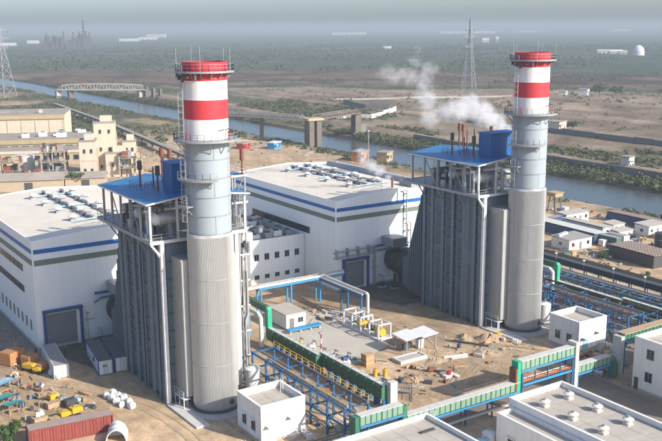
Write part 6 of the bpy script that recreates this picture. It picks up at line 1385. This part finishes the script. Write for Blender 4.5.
eastb = scatter(16000, 400, 900, 150, 900, lambda x, y: .06 + .75 * sstep(.50, .66, fbm(x / 150., y / 150., 33) * .6 + .4 * f30(x, y)) * (1 - sstep(800, 900, np.hypot(x, y))), 5)
shrub_field('canal_scrub', 'green scrub growing along both banks of the canal', [(*near_b, .7, 1.7), (*far_b, .8, 2.1)], 26, 'scrub_leaf', 5)
shrub_field('plain_scrub', 'scattered green scrub on the dry plain', [(*band, .9, 2.3), (*westb, 1.0, 2.6), (*eastb, .7, 2.2)], 18, 'scrub_leaf', 9)
mg = scatter(42000, 300, 3800, 300, 3800, lambda x, y: sstep(1150, 1400, np.hypot(x, y)) * (1 - sstep(2600, 3300, np.hypot(x, y))) * sstep(.44, .56, fbm(x / 200., y / 200., 61)), 6)
bw = scatter(9000, 250, 1300, 250, 1300, lambda x, y: sstep(840, 900, np.hypot(x, y)) * (1 - sstep(1200, 1350, np.hypot(x, y))) * sstep(.52, .64, fbm(x / 90., y / 90., 47)) * (np.abs(x - 266) > 26), 7)
shrub_field('mangrove_belt', 'dull green mangrove wood covering the far plain', [(*mg, 1.8, 7.5), (*bw, 1.5, 3.2)], 7, 'mangrove_leaf', 13)
def bush(label, x, y, r, h, seed, K=420, name='tree', trunk=True):
    t = TL(name, label, 'tree' if trunk else 'bush', x, y, 0, z=float(ground_h(np.array([x]), np.array([y]))[0]) if x > 176 else 0); rd = random.Random(seed)
    q = MB(); q.cyl((0, 0, 0), (0, 0, h * .5), .06 * h * .5, 8, .03 * h * .5)
    for k in range(6): a = k * 1.05 + rd.uniform(-.3, .3); q.cyl((0, 0, h * rd.uniform(.15, .4)), (r * .6 * math.cos(a), r * .6 * math.sin(a), h * rd.uniform(.5, .8)), .02 * h, 6, .008 * h)
    t.p('trunk', q, 'bark', True)
    n = 14; cx = np.array([rd.uniform(-.55, .55) * r for _ in range(n)]); cy = np.array([rd.uniform(-.55, .55) * r for _ in range(n)]); cz = np.array([h * rd.uniform(.25 if trunk else .05, .72) for _ in range(n)]); rr_ = np.array([r * rd.uniform(.3, .5) for _ in range(n)])
    o = leaf_cloud('crown', cx, cy, cz, rr_, rr_ * .8, K // n, 'leaf', stuff=False, seed=seed); o.parent = t.o; return t
bush('green shrub in the lower left corner', 28.0, 130.6, 2.2, 2.6, 1, 700, 'shrub', False); bush('green shrub beside the lower left corner shrub', 30.0, 132.6, 1.6, 1.8, 2, 500, 'shrub', False)
bush('round green tree in front of the cream blocks of the old plant', 106.5, 340.0, 4.2, 6.5, 3); bush('dark green tree beside the far white house', 634, 534, 8.5, 11, 4); bush('second dark green tree beside the far white house', 646, 526, 6.5, 8, 5)
bush('green tree by the grey house near the farther chimney', 408, 362, 4.5, 6, 6); bush('green shrub between rusty shed and camp huts', 192.6, 154.2, 1.9, 2.4, 7, 400, 'shrub', False); bush('green shrub at the left end of the rusty roofed shed', 185.4, 151.6, 1.6, 2.0, 8, 300, 'shrub', False)
bush('green shrub at the foot of the nearest small white building', 57.4, 108.0, .9, 1.3, 9, 260, 'shrub', False); bush('green shrub beside the boundary wall in front of the rusty shed', 178.6, 133.5, 1.8, 1.8, 10, 300, 'shrub', False)
bush('green tree left of the white tall block in the old plant', 117.0, 346.0, 2.4, 4.2, 11, 300)

# ------------------------------------------------------------------ steam
def steam(label, puffs, dens, nscale, lo):
    P = np.array([p[:3] for p in puffs]); Rr = np.array([p[3] for p in puffs]); mn = (P - Rr[:, None] * 1.15).min(0); mx_ = (P + Rr[:, None] * 1.15).max(0); c0 = (mn + mx_) / 2
    m = bpy.data.materials.new('steam'); m.use_nodes = True; N = m.node_tree.nodes; L = m.node_tree.links
    for n in list(N): N.remove(n)
    out = N.new('ShaderNodeOutputMaterial'); pv = N.new('ShaderNodeVolumePrincipled'); pv.inputs['Color'].default_value = (.97, .97, .98, 1); pv.inputs['Anisotropy'].default_value = .1
    L.new(pv.outputs[0], out.inputs['Volume']); geo = N.new('ShaderNodeNewGeometry')
    nz = N.new('ShaderNodeTexNoise'); nz.inputs['Scale'].default_value = nscale; nz.inputs['Detail'].default_value = 4; nz.inputs['Roughness'].default_value = .6; L.new(geo.outputs['Position'], nz.inputs['Vector'])
    sub = N.new('ShaderNodeVectorMath'); sub.operation = 'SUBTRACT'; L.new(nz.outputs['Color'], sub.inputs[0]); sub.inputs[1].default_value = (.5, .5, .5)
    scl = N.new('ShaderNodeVectorMath'); scl.operation = 'SCALE'; L.new(sub.outputs[0], scl.inputs[0]); scl.inputs['Scale'].default_value = float(np.mean(Rr)) * 1.7
    ad = N.new('ShaderNodeVectorMath'); ad.operation = 'ADD'; L.new(geo.outputs['Position'], ad.inputs[0]); L.new(scl.outputs[0], ad.inputs[1])
    cur = None
    for p in puffs:
        dv = N.new('ShaderNodeVectorMath'); dv.operation = 'DISTANCE'; L.new(ad.outputs[0], dv.inputs[0]); dv.inputs[1].default_value = p[:3]
        mr = N.new('ShaderNodeMapRange'); mr.interpolation_type = 'SMOOTHSTEP'; mr.inputs[1].default_value = p[3] * .35; mr.inputs[2].default_value = p[3]; mr.inputs[3].default_value = p[4]; mr.inputs[4].default_value = 0; L.new(dv.outputs['Value'], mr.inputs[0])
        if cur is None: cur = mr.outputs[0]
        else: mm = N.new('ShaderNodeMath'); mm.operation = 'MAXIMUM'; L.new(cur, mm.inputs[0]); L.new(mr.outputs[0], mm.inputs[1]); cur = mm.outputs[0]
    n2 = N.new('ShaderNodeTexNoise'); n2.inputs['Scale'].default_value = nscale * 2.2; n2.inputs['Detail'].default_value = 5; n2.inputs['Roughness'].default_value = .65; L.new(geo.outputs['Position'], n2.inputs['Vector'])
    er = N.new('ShaderNodeMapRange'); er.inputs[1].default_value = .32; er.inputs[2].default_value = .66; er.inputs[3].default_value = 0.10; er.inputs[4].default_value = 1.5; L.new(n2.outputs[0], er.inputs[0])
    m0 = N.new('ShaderNodeMath'); m0.operation = 'MULTIPLY'; L.new(cur, m0.inputs[0]); L.new(er.outputs[0], m0.inputs[1])
    mm = N.new('ShaderNodeMath'); mm.operation = 'MULTIPLY'; L.new(m0.outputs[0], mm.inputs[0]); mm.inputs[1].default_value = dens; L.new(mm.outputs[0], pv.inputs['Density'])
    q = MB().box(mn[0], mx_[0], mn[1], mx_[1], mn[2], mx_[2]); MATS['steam_' + label] = m
    o = q.build('steam', 'steam_' + label, org=tuple(c0)); o['kind'] = 'stuff'; o['label'] = label; o['category'] = 'steam'; return o
fwd = np.array([_f.x, _f.y, _f.z]); rgt = np.array([_x.x, _x.y, _x.z]); upv = np.array([_y.x, _y.y, _y.z])
# drift path measured in metres: (x, y, z) of puff centres above the second boiler and hall
steam('white steam plume drifting left above the farther boiler', [(167.4, 171, 33.6, 2.4, 1), (163.6, 171, 35.8, 3.3, 1), (159.6, 171, 37.6, 3.8, 1), (155.2, 171, 40.2, 3.8, 1), (150.4, 171, 39.4, 3.9, .8), (146.2, 171, 39.0, 3.0, .5), (141.6, 171, 38.0, 3.2, .4), (140.4, 171, 42.4, 3.6, .42), (140.2, 171, 46.4, 3.3, .38), (141.4, 171, 49.6, 2.8, .3), (135.4, 171, 48.2, 3.0, .25), (131.2, 171, 48.6, 2.8, .32), (128.0, 171, 49.4, 2.2, .28), (136.8, 171, 51.8, 1.9, .3), (137.8, 171, 54.0, 1.3, .3)], .42, .33, .4)
steam('thin steam wisp over the middle hall roof', [(129.4, 171.0, 24.6, 1.2, 1), (127.2, 172, 26.0, 1.8, 1), (124.8, 172, 27.6, 2.1, .8), (122.4, 172, 29.2, 2.0, .5), (121.6, 172, 31.0, 1.4, .4)], .55, .5, .4)

# ------------------------------------------------------------------ haze: the air of the whole place
hm = bpy.data.materials.new('haze'); hm.use_nodes = True; N = hm.node_tree.nodes; L = hm.node_tree.links
for n in list(N): N.remove(n)
out = N.new('ShaderNodeOutputMaterial'); pv = N.new('ShaderNodeVolumePrincipled'); pv.inputs['Color'].default_value = (.425, .485, .54, 1); pv.inputs['Density'].default_value = .00029; pv.inputs['Anisotropy'].default_value = 0.0
L.new(pv.outputs[0], out.inputs['Volume']); MATS['haze'] = hm
hz = MB().box(-17500, 18500, -17500, 18500, -9.0, 86.0).build('haze', 'haze'); hz['kind'] = 'stuff'; hz['label'] = 'pale haze hanging over the whole plain'; hz['category'] = 'haze'
